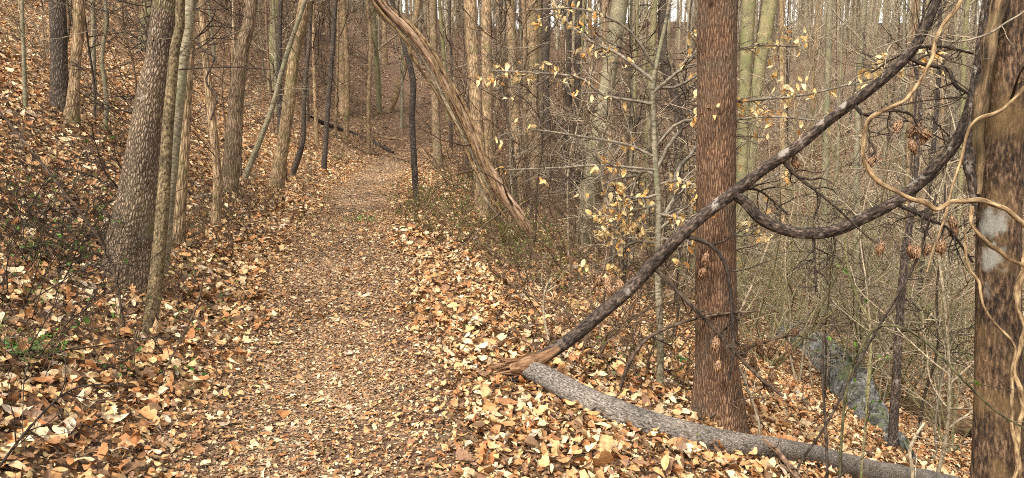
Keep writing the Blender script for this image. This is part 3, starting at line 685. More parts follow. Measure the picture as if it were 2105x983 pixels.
    # boughs and twigs that hang from the branch
    tw = [[(1864, 118, 8, T0 - .7), (1900, 133, 8, T0 - .7), (1948, 142, 8, T0 - .7), (1964, 176, 8, T0 - .7), (1992, 192, 6, T0 - .7)],
          [(1756, 214, 8, T0 - .6), (1773, 236, 7, T0 - .62), (1800, 231, 6, T0 - .62), (1848, 228, 6, T0 - .62), (1878, 240, 5, T0 - .62), (1888, 272, 4, T0 - .62)],
          [(1773, 236, 6, T0 - .62), (1776, 268, 5, T0 - .64), (1795, 300, 4, T0 - .64), (1802, 322, 4, T0 - .64)],
          [(1606, 328, 8, T0 - .45), (1638, 362, 7, T0 - .46), (1682, 396, 6, T0 - .48), (1716, 424, 5, T0 - .5), (1765, 470, 4, T0 - .5), (1800, 500, 3, T0 - .5)],
          [(1842, 420, 9, T0 - .4), (1880, 436, 8, T0 - .42), (1918, 456, 7, T0 - .44), (1950, 470, 6, T0 - .44), (2000, 540, 4, T0 - .4)],
          [(1405, 485, 10, T0 - .28), (1450, 498, 9, T0 - .3), (1478, 520, 9, T0 - .3), (1496, 560, 8, T0 - .3), (1504, 630, 7, T0 - .3), (1508, 720, 6, T0 - .3), (1498, 780, 5, T0 - .3)],
          [(1342, 548, 10, T0 - .2), (1390, 596, 10, T0 - .22), (1440, 648, 9, T0 - .24), (1500, 712, 9, T0 - .26), (1560, 775, 8, T0 - .26), (1610, 815, 7, T0 - .26)],
          [(1274, 800, 9, T0 - .1), (1292, 750, 8, T0 - .1), (1330, 696, 8, T0 - .12), (1400, 664, 7, T0 - .14), (1480, 646, 6, T0 - .16), (1560, 640, 4, T0 - .16)],
          [(1284, 802, 8, T0 - .1), (1340, 830, 8, T0 - .12), (1400, 856, 7, T0 - .14), (1500, 870, 5, T0 - .16)],
          [(1672, 484, 6, T0 - .38), (1674, 520, 5, T0 - .38), (1678, 600, 5, T0 - .38)],
          [(1712, 476, 4, T0 - .38), (1716, 520, 4, T0 - .38), (1690, 570, 3, T0 - .38)],
          [(1566, 905, 12, T0 - .35), (1600, 930, 12, T0 - .4), (1640, 985, 12, T0 - .5), (1655, 1030, 11, T0 - .55)],
          [(1510, 392, 7, T0 - .36), (1560, 392, 5, T0 - .3), (1620, 440, 4, T0 - .3)],
          [(1880, 100, 6, T0 - .7), (1930, 95, 6, T0 - .6), (2000, 110, 5, T0 - .5)],
          [(1890, 90, 6, T0 - .7), (1840, 118, 5, T0 - .6), (1790, 150, 4, T0 - .5)]]
    Ps, Rs = [], []
    for i, l in enumerate(tw):
        p, r = px_line(l); mb = MB(); Pq, Rq = mb.tube(p, r, 7, 14)
        P1, R1_ = grow(Pq, Rq, 10, .1, .98, 55, .38, 6, .25, .0, .6, .0022, absolute=True); P2, R2_ = grow(P1, R1_, 3, .2, .95, 50, .5, 4, .2, 0, .7, .0016)
        mb.many(P1, R1_, 4).many(P2, R2_, 3)
        mb.build('bough', M_twig if i in (6, 7, 8, 11) else M_twigd, root, o0)
    # seed pods: a ring of thin scales pinched at the stalk
    pod = MB()
    for ring, (nn, spread, ln) in enumerate(((11, 1.0, 1.0), (8, .6, 1.05), (5, .25, 1.1))):
        for j in range(nn):
            a = j * 2 * math.pi / nn + ring * .4 + rng.normal(0, .1); c_, s_2 = math.cos(a), math.sin(a); sp_ = spread * rng.uniform(.8, 1.15)
            pts = [(c_ * .004, s_2 * .004, 0), (c_ * .013 * sp_, s_2 * .013 * sp_, -.018 * ln), (c_ * .018 * sp_, s_2 * .018 * sp_, -.042 * ln), (c_ * .0165 * sp_, s_2 * .0165 * sp_, -.072 * ln * rng.uniform(.8, 1.1))]
            pod.tube(pts, [.003, .0062, .0062, .0012], 5, 7)
    pod.tube([(0, 0, .03), (0, 0, 0)], [.0018, .003], 5, 4)
    pods = [(1852, 255, T0 - .62), (1884, 272, T0 - .62), (1902, 278, T0 - .62), (1874, 296, T0 - .64), (1890, 262, T0 - .6), (1803, 330, T0 - .64), (1633, 328, T0 - .45), (1810, 505, T0 - .5), (1870, 512, T0 - .44), (1886, 512, T0 - .46), (1912, 508, T0 - .44),
            (1938, 500, T0 - .44), (1956, 452, T0 - .42), (1962, 468, T0 - .42), (1236, 574, T0 - .05), (1256, 576, T0 - .05), (1246, 592, T0 - .08), (1272, 582, T0 - .1), (1454, 528, T0 - .28), (1450, 560, T0 - .28), (1478, 748, T0 - .3), (1474, 700, T0 - .26)]
    far = [(1638, 682), (1556, 700), (1590, 706), (1535, 712), (1560, 722), (1586, 726), (1524, 728), (1618, 712), (1548, 742), (1556, 758), (1590, 770), (1525, 860), (1545, 862), (1480, 862), (1578, 795), (1700, 905), (1660, 935)]
    first = None
    for i, (x, y, t) in enumerate(pods + [(x, y, T0 + .6) for x, y in far]):
        p = PX(x, y - 8, t)
        if i == 0: first = pod.build('seed_pod', M_pod, root, (0, 0, 0)); q_ = first
        else: q_ = first.copy(); col.objects.link(q_); q_.parent = root
        q_.location = p - o0; q_.rotation_euler = (rng.normal(0, .3), rng.normal(0, .3), rng.uniform(0, 6)); q_.scale = (rng.uniform(.95, 1.25),) * 3
    return root, T0
BROKEN, T0 = broken_tree()
# low bough carrying the far cluster of pods
vine('thin dead branch carrying a cluster of dry seed pods beyond the log', [(1430, 790, 6, T0 + .6), (1500, 740, 7, T0 + .6), (1560, 708, 7, T0 + .6), (1620, 690, 6, T0 + .6), (1680, 700, 4, T0 + .6)], M_twig, 6, 20, name='dead_branch', twigs=14, cat='branch')

# ------------------------------------------------------------------ the stripped trunk leaning over the path, with vines
tb0 = 9.3
lt = lambda i: tb0 - .12 * i
spec = [(1090, 480, 20), (1070, 448, 27), (1034, 396, 29), (1003, 345, 24), (977, 292, 24), (946, 228, 24), (912, 165, 22), (876, 106, 22), (832, 55, 20), (784, 6, 18), (740, -80, 20), (640, -220, 14)]
Pl, Rl = px_line([(x, y, w_ * .85, lt(i)) for i, (x, y, w_) in enumerate(spec)])
root = thing('leaning_tree', Pl[0], 'bare stripped reddish trunk leaning steeply left over the path', 'dead tree')
mb = MB(); PLn, RLn = mb.tube(Pl, Rl, 18, 60, .14); mb.build('trunk', M_bare, root, Pl[0])
mb = MB(); P1, R1_ = grow(PLn, RLn, 14, .05, .95, 60, .9, 6, .2, .0, .3, .002, absolute=True); P2, R2_ = grow(P1, R1_, 5, .2, .95, 50, .5, 4, .2, 0, .6, .0012)
mb.many(P1, R1_, 4).many(P2, R2_, 3).build('branches', M_twig, root, Pl[0])
vl = ['pale woody vine twined tightly round the top of the leaning stripped trunk', 'second pale vine strand twined round the leaning stripped trunk', 'thick grey vine strand lying along the left side of the leaning trunk',
      'pale vine strand hanging loose below the leaning trunk', 'thin brown vine strand spiralling round the leaning trunk', 'grey vine strand running down to the foot of the leaning trunk']
for v_ in range(6):
    ks = 44; q = np.linspace(.0 if v_ in (3, 5) else .16, .93, ks); idx = q * 59; ii = idx.astype(int)
    C = PLn[0, ii]; rr = RLn[0, ii]; ph = v_ * 1.05 + np.linspace(0, (5.5, 6.5, 2.5, 2.0, 8.0, 3.0)[v_], ks)
    off = rr * (1.25, 1.2, 1.7, 2.1, 1.15, 2.3)[v_] + .006; Tn = norm(np.gradient(C, axis=0)); U = norm(np.cross(Tn, np.array([0, 1.0, 0]))); W_ = np.cross(Tn, U)
    off = off + (.05 * np.sin(q * 9) ** 2 * (q < .6) if v_ in (3, 5) else 0)
    side = -1 if v_ in (2, 3, 5) else 1
    if v_ in (2, 3, 5): ph = (.4, .0, .0, .3, .0, -.5)[v_] + np.sin(np.linspace(0, 7 + v_, ks)) * .5 + (math.pi if U[20][0] > 0 else 0)
    V_ = C + off[:, None] * (np.cos(ph)[:, None] * U + np.sin(ph)[:, None] * W_)
    mb = MB(); r = (6.5, 6, 7, 5, 3.5, 5.5)[v_] * .5 * tb0 / FPX
    mb.tube(V_, np.full(ks, r) * (1 + .15 * np.sin(np.arange(ks))), 8, 100)
    tag(mb.build('vine', M_vineg if v_ in (2, 5) else M_vine, None, V_[0]), vl[v_], 'vine')
vine('dark vine coiled round the thin wavy brown tree on the left bank', [(434, 245, 5, G(442, 468)[1] - .12), (445, 200, 5, G(442, 468)[1] - .08), (424, 165, 5, G(442, 468)[1] - .1), (440, 120, 5, G(442, 468)[1] - .1), (416, 102, 5, G(442, 468)[1] - .1), (400, 60, 4, G(442, 468)[1] + .1), (388, 10, 4, G(442, 468)[1])], M_wet, 6, 40)

# ------------------------------------------------------------------ beech sapling holding its leaves
def beech():
    b, tb = G(1356, 806); t = tb
    root = thing('beech_sapling', snap(b), 'slender pale beech sapling still holding papery cream and orange leaves', 'tree')
    o0 = snap(b)
    P, R = px_line([(1356, 812, 15, t), (1358, 700, 14, t), (1352, 560, 13, t), (1354, 430, 13, t), (1347, 330, 12, t), (1344, 240, 11, t), (1342, 180, 10, t), (1352, 120, 9, t), (1372, 30, 8, t), (1385, -60, 7, t), (1400, -250, 4, t)])
    P[0] = snap(P[0], -.03); mb = MB(); PT, RT = mb.tube(P, R, 12, 50, .03); mb.build('trunk', M_pale, root, o0)
    br = [[(1352, 345, 7), (1380, 290, 7), (1410, 258, 6), (1460, 222, 6), (1540, 206, 5), (1640, 198, 4), (1760, 170, 3), (1900, 132, 2)],
          [(1343, 165, 7), (1310, 140, 6), (1270, 110, 5), (1215, 85, 5), (1165, 45, 4), (1130, -10, 3)],
          [(1346, 215, 6), (1290, 205, 5), (1240, 196, 5), (1190, 160, 4), (1100, 150, 3), (1010, 145, 2)],
          [(1343, 190, 6), (1390, 150, 5), (1430, 110, 5), (1440, 60, 4), (1450, 5, 3)],
          [(1350, 325, 5), (1290, 298, 5), (1220, 285, 4), (1140, 272, 3), (1060, 262, 2)],
          [(1352, 368, 7), (1325, 350, 7), (1303, 380, 6), (1298, 430, 5), (1310, 480, 4)],
          [(1356, 455, 8), (1385, 410, 8), (1392, 350, 7), (1420, 320, 6), (1445, 286, 5), (1500, 280, 4), (1570, 282, 2)],
          [(1358, 470, 6), (1420, 420, 5), (1500, 400, 4), (1600, 360, 3)],
          [(1350, 300, 5), (1400, 250, 5), (1480, 250, 4), (1580, 240, 3), (1700, 250, 2)],
          [(1352, 400, 5), (1310, 410, 4), (1270, 400, 3)], [(1352, 420, 5), (1290, 440, 4), (1265, 470, 3)], [(1355, 440, 5), (1400, 450, 4), (1440, 470, 3)],
          [(1352, 380, 5), (1400, 370, 4), (1440, 390, 3)], [(1342, 180, 6), (1400, 175, 5), (1520, 100, 3), (1640, 95, 2)], [(1356, 500, 5), (1300, 500, 4), (1250, 540, 3)],
          [(1356, 520, 5), (1430, 500, 4), (1560, 480, 3)], [(1346, 140, 5), (1290, 60, 4), (1200, 20, 3), (1100, 20, 2)], [(1350, 350, 5), (1240, 340, 4), (1150, 345, 3), (1030, 350, 2)]]
    bb = MB(); pts = []; drs = []
    dens = [150, 60, 44, 34, 16, 44, 26, 16, 16, 44, 50, 50, 50, 44, 40, 40, 16, 14]
    for i, l in enumerate(br):
        dy = rng.uniform(-.5, .5); n = len(l)
        p, r = px_line([(x, y, w_ * 1.15 + .8, t + dy * j / (n - 1)) for j, (x, y, w_) in enumerate(l)])
        Pb, Rb = bb.tube(p, r, 6, 14)
        P1, R1_ = grow(Pb, Rb, 12, .15, .98, 42, .42, 5, .2, .02, .65, .0026, absolute=True); P2, R2_ = grow(P1, R1_, 3, .2, .95, 45, .5, 4, .2, 0, .7, .002)
        bb.many(P1, R1_, 4).many(P2, R2_, 3)
        pool = np.concatenate([Pb[0, 3:], P1[:, 2:].reshape(-1, 3)])
        # leaves hang in small bunches, so choose a few anchors and put several on each
        na = max(2, dens[i] // 2); an = pool[rng.choice(len(pool), na)]
        q = np.repeat(an, 3, 0) + rng.normal(0, .022, (na * 3, 3)); pts.append(q)
    bb.build('branches', M_twigp, root, o0)
    q = np.vstack(pts); n = len(q)
    lf = MB(); cc = np.array([[.70, .50, .22], [.78, .62, .34], [.66, .38, .13], [.82, .70, .44], [.58, .30, .10]])[rng.choice(5, n, p=[.28, .32, .11, .24, .05])] * rng.uniform(.85, 1.1, (n, 1))
    hd = rng.normal(size=(n, 3)) * .6 + np.array([0, 0, -1.0]); nr = rng.normal(size=(n, 3)) + np.array([0, -.6, .3])
    add_leaves(lf, q + norm(hd) * .025, rng.uniform(.038, .068, n), nr, 'oval', np.hstack([cc, np.ones((n, 1))]), .6, .24, hd)
    lf.build('leaves', M_beech, root, o0)
beech()

# ------------------------------------------------------------------ boulders, rotten log, fallen poles, sticks
def outcrop():
    P, R = [], []
    for x, y, w_ in [(1596, 668, 16), (1640, 700, 62), (1690, 735, 84), (1738, 772, 90), (1772, 818, 72), (1786, 866, 66), (1815, 898, 62), (1850, 928, 50), (1885, 950, 16)]:
        p, t = G(x, y + 12); r = w_ * .50 * t / FPX; P.append(p + np.array([0, 0, r * .2])); R.append(r)
    P = np.array(P)
    for _ in range(2): P[1:-1] = (P[:-2] + 2 * P[1:-1] + P[2:]) / 4
    mb = MB(); mb.tube(P, R, 40, 150)
    V = mb.V[0]; ctr = P[4]
    for i in range(len(V)):
        q = Vector(V[i] * 2.2); n1 = mnoise.noise(q); n2 = mnoise.fractal(q * 3.1, .7, 2, 5); c = mnoise.cell(q * 1.6)
        out = V[i] - ctr; out = np.array([0.2 * out[0], -.5, .8]); out /= np.linalg.norm(out)
        V[i] += out * (.20 * n1 + .07 * n2 + .16 * c - .04)
    tag(mb.build('rock_outcrop', M_rock, None, P[4], smooth=False), 'long dark grey rock outcrop running diagonally down the slope right of the thick reddish trunk', 'rock')
outcrop()

def ground_log(name, label, pts, mat, tw=0, cat='log', s=12, lift=.7):
    P, R = [], []
    for x, y, w_ in pts:
        p, t = G(x, y); r = w_ * .5 * t / FPX; P.append(p + np.array([0, 0, r * lift])); R.append(r)
    mb = MB(); Pm, Rm = mb.tube(P, R, s, 8 * len(pts), .08)
    # closed ends
    if tw:
        root = thing(name, P[0], label, cat); mb.build('stem', mat, root, P[0])
        P1, R1_ = grow(Pm, Rm, tw, .2, .98, 50, .4, 5, .2, .05, .5, .002, absolute=True); MB().many(Pm, Rm * .4, 3).many(P1, R1_, 4).build('twigs', M_twigd, root, P[0]); return root
    return tag(mb.build(name, mat, None, P[0]), label, cat)
ground_log('rotten_log', 'shredded brown rotten log lying below the boulders left of the large dark trunk', [(1850, 838, 24), (1890, 856, 44), (1940, 880, 48), (2000, 905, 44)], M_rot, tw=8)
ground_log('fallen_pole', 'long dark fallen pole on the slope left of the path bend', [(640, 245, 8), (680, 262, 9), (725, 278, 9), (775, 300, 8), (808, 316, 6)], M_dark, cat='log', tw=8)
ground_log('fallen_pole', 'thin brown fallen pole pointing at the path end', [(730, 268, 6), (775, 282, 6), (830, 290, 5)], M_brown, cat='log')
ground_log('fallen_branch', 'pale dead branch lying among the trunks on the left bank', [(395, 415, 10), (430, 405, 9), (470, 400, 8)], M_pale, cat='branch', tw=6)
ground_log('fallen_branch', 'pale weathered branch in the brush at the far left', [(45, 440, 9), (60, 470, 9), (100, 430, 8), (150, 410, 6)], M_pale, cat='branch', tw=6)
ground_log('fallen_branch', 'brown branch half buried left of the speckled trunk', [(60, 590, 8), (110, 620, 8), (160, 640, 6)], M_brown, cat='branch', tw=4)
ground_log('fallen_branch', 'dark bent branch lying under the grey brown leaning tree', [(385, 398, 9), (420, 412, 8), (455, 385, 6)], M_wet, cat='branch', tw=10)
for lab, pts in [('grey brown stick lying aslant in the middle of the trail', [(530, 838, 8), (575, 815, 8), (620, 796, 7), (648, 788, 5)]),
                 ('tan stick at the left side of the trail near the bottom edge', [(495, 928, 8), (545, 926, 9), (585, 920, 8)]),
                 ('short tan stick near the bottom of the trail', [(600, 905, 7), (625, 925, 8), (640, 940, 6)]),
                 ('short brown stick right of the trail centre near the bottom', [(655, 922, 8), (690, 934, 8)]),
                 ('pale stick standing out at the right side of the trail', [(808, 820, 7), (820, 808, 7), (830, 796, 6)]),
                 ('thin grey stick left of the trail above the aslant stick', [(565, 770, 5), (575, 755, 5), (560, 745, 4)]),
                 ('brown curved stick beside the foot of the speckled trunk', [(205, 650, 6), (250, 672, 6), (300, 702, 5)]),
                 ('pale thin stick leaning against the ground left of the log stub', [(880, 858, 5), (920, 850, 5), (960, 845, 4)]),
                 ('curled pale root at the foot of the large dark trunk', [(1870, 960, 12), (1920, 945, 11), (1965, 925, 10), (1985, 950, 9)])]:
    ground_log('stick', lab, pts, M_brown if 'brown' in lab else M_pale, cat='stick', s=7)

# ------------------------------------------------------------------ shrubs, brambles and seedlings
def make_shrub(name, label, cat, group, n, h, spread, mats, leaves=0, lc=None, ls=.02, arch=.0, r0=.004, sub=7, tw2=4, rm=.0018, L1=.38):
    root = thing(name, (0, 0, 0), label, cat, group)
    k = 8; a = rng.uniform(0, 6.28, n); P = np.empty((n, k, 3)); p = np.stack([np.cos(a), np.sin(a), 0 * a], -1) * rng.uniform(0, .15, (n, 1)); p[:, 2] = -.05
    d = norm(np.stack([np.cos(a) * spread, np.sin(a) * spread, np.ones(n)], -1) + rng.normal(size=(n, 3)) * .25); L = h * rng.uniform(.5, 1.25, n)
    for i in range(k):
        P[:, i] = p; d = norm(d + rng.normal(size=(n, 3)) * .13 + np.array([0, 0, -arch])); p = p + d * (L / (k - 1))[:, None]
    R = r0 * rng.uniform(.6, 1.3, n)[:, None] * np.linspace(1, .35, k)[None]
    P1, R1_ = grow(P, R, sub, .15, .98, 50, L1, 6, .2, -.01, .65, rm * 1.3); P2, R2_ = grow(P1, R1_, tw2, .15, .98, 50, .45, 4, .22, 0, .7, rm)
    MB().many(P, R, 5).many(P1, R1_, 3).many(P2, R2_, 3).build('stems', mats, root)
    if leaves:
        pool = np.concatenate([P1[:, 1:].reshape(-1, 3), P2[:, 1:].reshape(-1, 3)]); q = pool[rng.choice(len(pool), leaves)] + rng.normal(0, .008, (leaves, 3))
        c = np.array(lc)[rng.choice(len(lc), leaves)] * rng.uniform(.7, 1.2, (leaves, 1)); lf = MB()
        add_leaves(lf, q, ls * rng.uniform(.6, 1.3, leaves), rng.normal(size=(leaves, 3)) + np.array([0, 0, .6]), 'mid', np.hstack([c, np.ones((leaves, 1))]), .2, .35)
        lf.build('leaves', M_green, root)
    return root

GR = [[.09, .13, .025], [.13, .17, .04], [.17, .17, .05], [.22, .17, .07]]
def patch(src, spots, first_used, smin=.8, smax=1.25, label=None, group=None):
    for px, py in spots:
        p, t = G(px, py)
        if not first_used[0]:
            src.location = p; src.rotation_euler[2] = rng.uniform(0, 6); first_used[0] = True
            if label: src['label'] = label
        else: copy_tree(src, p, rng.uniform(0, 6.28), rng.uniform(smin, smax), label, group)

def rect(n, x0, x1, y0, y1):
    return [(rng.uniform(x0, x1), rng.uniform(y0, y1)) for _ in range(n)]

gsh = [make_shrub('shrub', 'olive green brushy shrub with tiny leaves in the thicket right of the path', 'shrub', 'green brushy shrubs right of the path', 12, .8, .5, M_twig, 380, GR, .028, .03, .005, 5, 3, .0025) for _ in range(3)]
us = [[False] for _ in range(3)]
for i, s in enumerate([(840, 440), (870, 430), (860, 470), (900, 445), (930, 470), (950, 440), (985, 470), (1000, 500), (930, 500), (975, 520), (1030, 490), (1050, 520), (1020, 545), (1080, 500), (1100, 540), (1140, 520), (1160, 560), (1060, 560), (890, 480), (1120, 470), (1180, 500), (1010, 450), (960, 400), (1110, 600), (1200, 540), (905, 405)]):
    patch(gsh[i % 3], [s], us[i % 3], .75, 1.2)
bsh = [make_shrub('bramble', 'tangled brown bramble without leaves between the log and the thicket', 'bramble', 'brown brambles beyond the log', 8, 1.25, .6, M_twig, 50, GR, .024, .08, .006, 5, 3, .0025) for _ in range(3)]
us = [[False] for _ in range(3)]
for i, s in enumerate([(1120, 640), (1160, 670), (1100, 590), (1200, 620), (1230, 700), (1270, 740), (1180, 740), (1300, 680), (1340, 760), (1400, 800), (1380, 700), (1250, 600), (1420, 740), (1290, 620), (1150, 600), (1550, 640), (1420, 850), (1320, 800), (1220, 560), (1360, 640)]):
    patch(bsh[i % 3], [s], us[i % 3], .6, 1.1)
dsh = [make_shrub('brush', 'dark leafless brush with a few green leaves on the left bank', 'shrub', 'dark brush on the left bank', 11, .9, .8, M_twigd, 22, [[.08, .16, .03], [.10, .2, .04]], 
 .035, .07, .0045, 5, 3, .002) for _ in range(2)]
us = [[False] for _ in range(2)]
for i, s in enumerate([(20, 430), (120, 500), (170, 480), (40, 540), (100, 570), (160, 560), (210, 540), (20, 620), (180, 430), (80, 400), (140, 390), (10, 500), (220, 470), (60, 660), (20, 740)]):
    patch(dsh[i % 2], [s], us[i % 2], .6, 1.05)
tsh = [make_shrub('seedling', 'thin upright leafless seedling clump on the left bank among the trunks', 'seedling', 'seedling clumps on the left bank', 9, 1.0, .3, M_twig, 30, GR, .025, .0, .003) for _ in range(2)]
us = [[False] for _ in range(2)]
for i, s in enumerate([(480, 470), (510, 480), (400, 440), (420, 500), (530, 440), (390, 520), (490, 430), (560, 430), (640, 360), (350, 620), (470, 510), (620, 400), (240, 300), (330, 250), (90, 300), (20, 330), (180, 330), (700, 330), (410, 330), (540, 400), (60, 780), (250, 780), (770, 290), (800, 285), (830, 280), (860, 300), (745, 300), (820, 300), (790, 270)]):
    patch(tsh[i % 2], [s], us[i % 2], .5, 1.1)

def whip(label, pts, mat, tw=8, name='whip', leaves=0):
    """young arching stem from the ground"""
    P, R = px_line(pts); P[0] = P[0]
    g = snap(P[0], -.03)
    if P[0][2] - g[2] > .03: P.insert(0, g); R.insert(0, R[0])
    root = thing(name, P[0], label, 'sapling'); mb = MB(); Pm, Rm = mb.tube(P, R, 7, 30); mb.build('stem', mat, root, P[0])
    P1, R1_ = grow(Pm, Rm, tw, .2, .98, 50, .4, 6, .2, .02, .65, .0022, absolute=True); P2, R2_ = grow(P1, R1_, 3, .2, .95, 50, .5, 4, .2, 0, .7, .0016)
    MB().many(Pm, Rm * .5, 3).many(P1, R1_, 4).many(P2, R2_, 3).build('twigs', mat, root, P[0])
    if leaves:
        pool = P1[:, 1:].reshape(-1, 3); q = pool[rng.choice(len(pool), leaves)]; lf = MB()
        c = np.array([[.12, .28, .03]]) * rng.uniform(.7, 1.2, (leaves, 1)); add_leaves(lf, q, rng.uniform(.02, .04, leaves), rng.normal(size=(leaves, 3)) + np.array([0, -.5, .6]), 'oval', np.hstack([c, np.ones((leaves, 1))]), .2, .4); lf.build('leaves', M_green, root, P[0])
whip('dark arching stem rising from the right foreground and bending over to the right', [(1725, 990, 7, 3.6), (1730, 900, 6, 3.6), (1740, 800, 6, 3.6), (1762, 730, 6, 3.6), (1800, 675, 6, 3.6), (1850, 672, 6, 3.5), (1900, 700, 6, 3.5), (1960, 760, 6, 3.4), (2040, 840, 4, 3.4), (2105, 880, 4, 3.4)], M_vined, 6, leaves=10)
whip('upright dark stem left of the arching stem in the right foreground', [(1700, 985, 6, 3.6), (1697, 880, 6, 3.6), (1690, 760, 5, 3.6), (1694, 680, 4, 3.6)], M_twigd, 7)
whip('thin dark stem curving up beside the blackish sapling', [(1640, 960, 5, 4.4), (1700, 870, 5, 4.4), (1790, 700, 5, 4.4), (1850, 600, 5, 4.4), (1890, 520, 5, 4.4), (1925, 400, 5, 4.3)], M_twigd, 12)
whip('green tinged leaning stem in front of the ravine', [(1790, 700, 6, 4.8), (1765, 620, 6, 4.8), (1745, 560, 5, 4.8), (1735, 480, 4, 4.8)], M_olive, 5, leaves=14)
whip('pale crooked twig standing behind the log near the rock line', [(1560, 870, 6, 4.9), (1530, 780, 6, 4.9), (1500, 700, 6, 4.9), (1540, 600, 5, 4.9), (1580, 500, 4, 4.9)], M_twigp, 10)
whip('pale dead stalk in the leaves at the bottom right', [(1876, 995, 7, 3.8), (1870, 930, 7, 3.8), (1880, 900, 6, 3.8), (1900, 870, 5, 3.8)], M_twigp, 4)
whip('pale stalk standing in the brush above the splintered end', [(1128, 700, 6, 5.6), (1118, 650, 6, 5.6), (1120, 600, 5, 5.6), (1135, 570, 4, 5.6)], M_twigp, 5)
whip('long bare stem in the near left corner leaning over the leaves', [(-30, 1000, 6, 2.9), (60, 880, 5, 3.0), (150, 800, 4, 3.2), (260, 790, 3, 3.3)], M_twigd, 9)
whip('dark bent stem sweeping down the brush at the far left', [(250, 640, 6, 4.9), (220, 520, 5, 4.9), (120, 380, 5, 4.9), (0, 230, 4, 5)], M_twigd, 14)
whip('thin arching bare stem beside the left edge of the trail', [(330, 780, 4, 4.4), (400, 640, 4, 4.5), (420, 560, 3, 4.5)], M_twig, 7)

def fern(label, px, py, n=9, L=.28):
    p, t = G(px, py); root = thing('fern', p, label, 'fern')
    st = MB(); lf = MB()
    for i in range(n):
        a = i * 6.283 / n + rng.normal(0, .2); d = np.array([math.cos(a), math.sin(a), 0]); q = np.linspace(0, 1, 12)[:, None]
        C = p + d * q * L + np.array([0, 0, 1]) * (q * .9 - q ** 2 * .9) * L * .8 + np.array([0, 0, .02]); st.tube(C, np.full(12, .0015), 4, 12)
        C2 = np.repeat(C[1:], 2, 0); sd_ = np.tile([1, -1], 11)[:, None] * np.cross(d, [0, 0, 1])[None]; wd = (.055 * (1.05 - np.repeat(np.linspace(.1, 1, 11), 2)) + .008)
        c = np.array([[.05, .15, .03]]) * rng.uniform(.7, 1.3, (22, 1)); add_leaves(lf, C2 + sd_ * wd[:, None] * .5, wd, np.tile([[0, 0, 1.0]], (22, 1)) + rng.normal(0, .15, (22, 3)), 'mid', np.hstack([c, np.ones((22, 1))]), .05, .17, sd_)
    st.build('stalks', M_olive, root, p); lf.build('fronds', M_green, root, p)
fern('dark green evergreen fern behind the log at the foot of the beech sapling', 1345, 715, 12, .34)
fern('bright green small fern right of the beech sapling foot', 1395, 745, 7, .16)
fern('green fern at the left picture edge above the big curled leaves', 45, 735, 9, .22)
fern('green fern on the mossy hummock at the far left', 60, 520, 9, .25)
fern('green low fern on the left bank under the dark split trunk', 690, 325, 10, .35)

def seedling_cover():
    lf = MB(); 
    for x0, x1, y0, y1, n, s in ((0, 230, 380, 640, 70, .035), (0, 130, 700, 760, 60, .03), (600, 720, 400, 480, 30, .04), (330, 520, 420, 700, 60, .03), (200, 420, 690, 800, 26, .03), (1080, 1400, 560, 800, 60, .03), (715, 790, 448, 462, 60, .03)):
        for i in range(n):
            p, t = G(rng.uniform(x0, x1), rng.uniform(y0, y1)); c = np.array([[.09, .19, .03, 1]]) * np.array([rng.uniform(.6, 1.4), rng.uniform(.7, 1.2), 1, 1])
            add_leaves(lf, (p + np.array([0, 0, .05]))[None].repeat(3, 0) + rng.normal(0, .03, (3, 3)), np.full(3, s) * rng.uniform(.6, 1.2), rng.normal(size=(3, 3)) * .5 + np.array([0, 0, 1]), 'mid', c.repeat(3, 0), .2, .35)
    tag(lf.build('ground_cover', M_green), 'sparse small green leaves coming up through the litter', 'ground cover', kind='stuff')
seedling_cover()

# ------------------------------------------------------------------ the woods behind
def forest_tree(H, r, mat, tw, lowfrac, nb, bl, dense, label, group, rm=.0045, lean=.04, name='bare_tree'):
    root = thing(name, (0, 0, 0), label, 'tree', group)
    n = 9; z = np.linspace(-.15, H, n); x = np.cumsum(rng.normal(0, lean * H / n * .7, n)); y = np.cumsum(rng.normal(0, lean * H / n * .7, n)); x -= x[0]; y -= y[0]
    R = r * np.interp(z / H, [0, .04, .5, 1], [1.25, 1.0, .75, .12])
    mb = MB(); P, RR = mb.tube(np.stack([x, y, z], 1), R, 9, 20, .06); mb.build('trunk', mat, root)
    P1, R1_ = grow(P, RR, int(nb * .8), lowfrac, .98, 55, bl, 8, .15, .06, .42, rm * 1.8); P2, R2_ = grow(P1, R1_, 5, .15, .98, 44, .5, 6, .2, .03, .65, rm * 1.3); P3, R3_ = grow(P2, R2_, 2, .15, .98, 46, .55, 5, .22, .02, .75, rm)
    MB().many(P, RR * .3, 3).many(P1, R1_, 4).many(P2, R2_, 3).many(P3, R3_, 3).build('branches', tw, root)
    return root

classes = {
 'left': ('thin bare tree up on the leafy hillside left of the path, lost among its neighbours', 'bare trees up the left hillside'),
 'ahead': ('bare forest tree in the dense woods straight ahead beyond the path bend', 'bare trees ahead beyond the path bend'),
 'ravine': ('bare forest tree in the dense grey brown woods across the ravine', 'bare trees across the ravine')}
kinds = [(15, .10, M_brown, M_twig, .28, 20, .22, 7), (14, .07, M_dark, M_twigd, .2, 22, .2, 7), (16, .15, M_brown, M_twig, .35, 18, .26, 8), (13, .055, M_pale, M_twigp, .1, 24, .2, 7),
         (15, .12, M_olive, M_twigp, .25, 20, .24, 8), (9, .035, M_twig, M_twig, .06, 24, .26, 7), (8, .03, M_twigp, M_twigp, .05, 26, .28, 7), (16, .18, M_furrow, M_twigd, .4, 16, .28, 8),
         (10, .045, M_dark, M_twigd, .08, 22, .24, 7), (12, .06, M_brown, M_twig, .1, 22, .22, 7), (7, .028, M_olive, M_twigp, .05, 28, .32, 7), (11, .05, M_pale, M_twigp, .08, 24, .26, 7)]
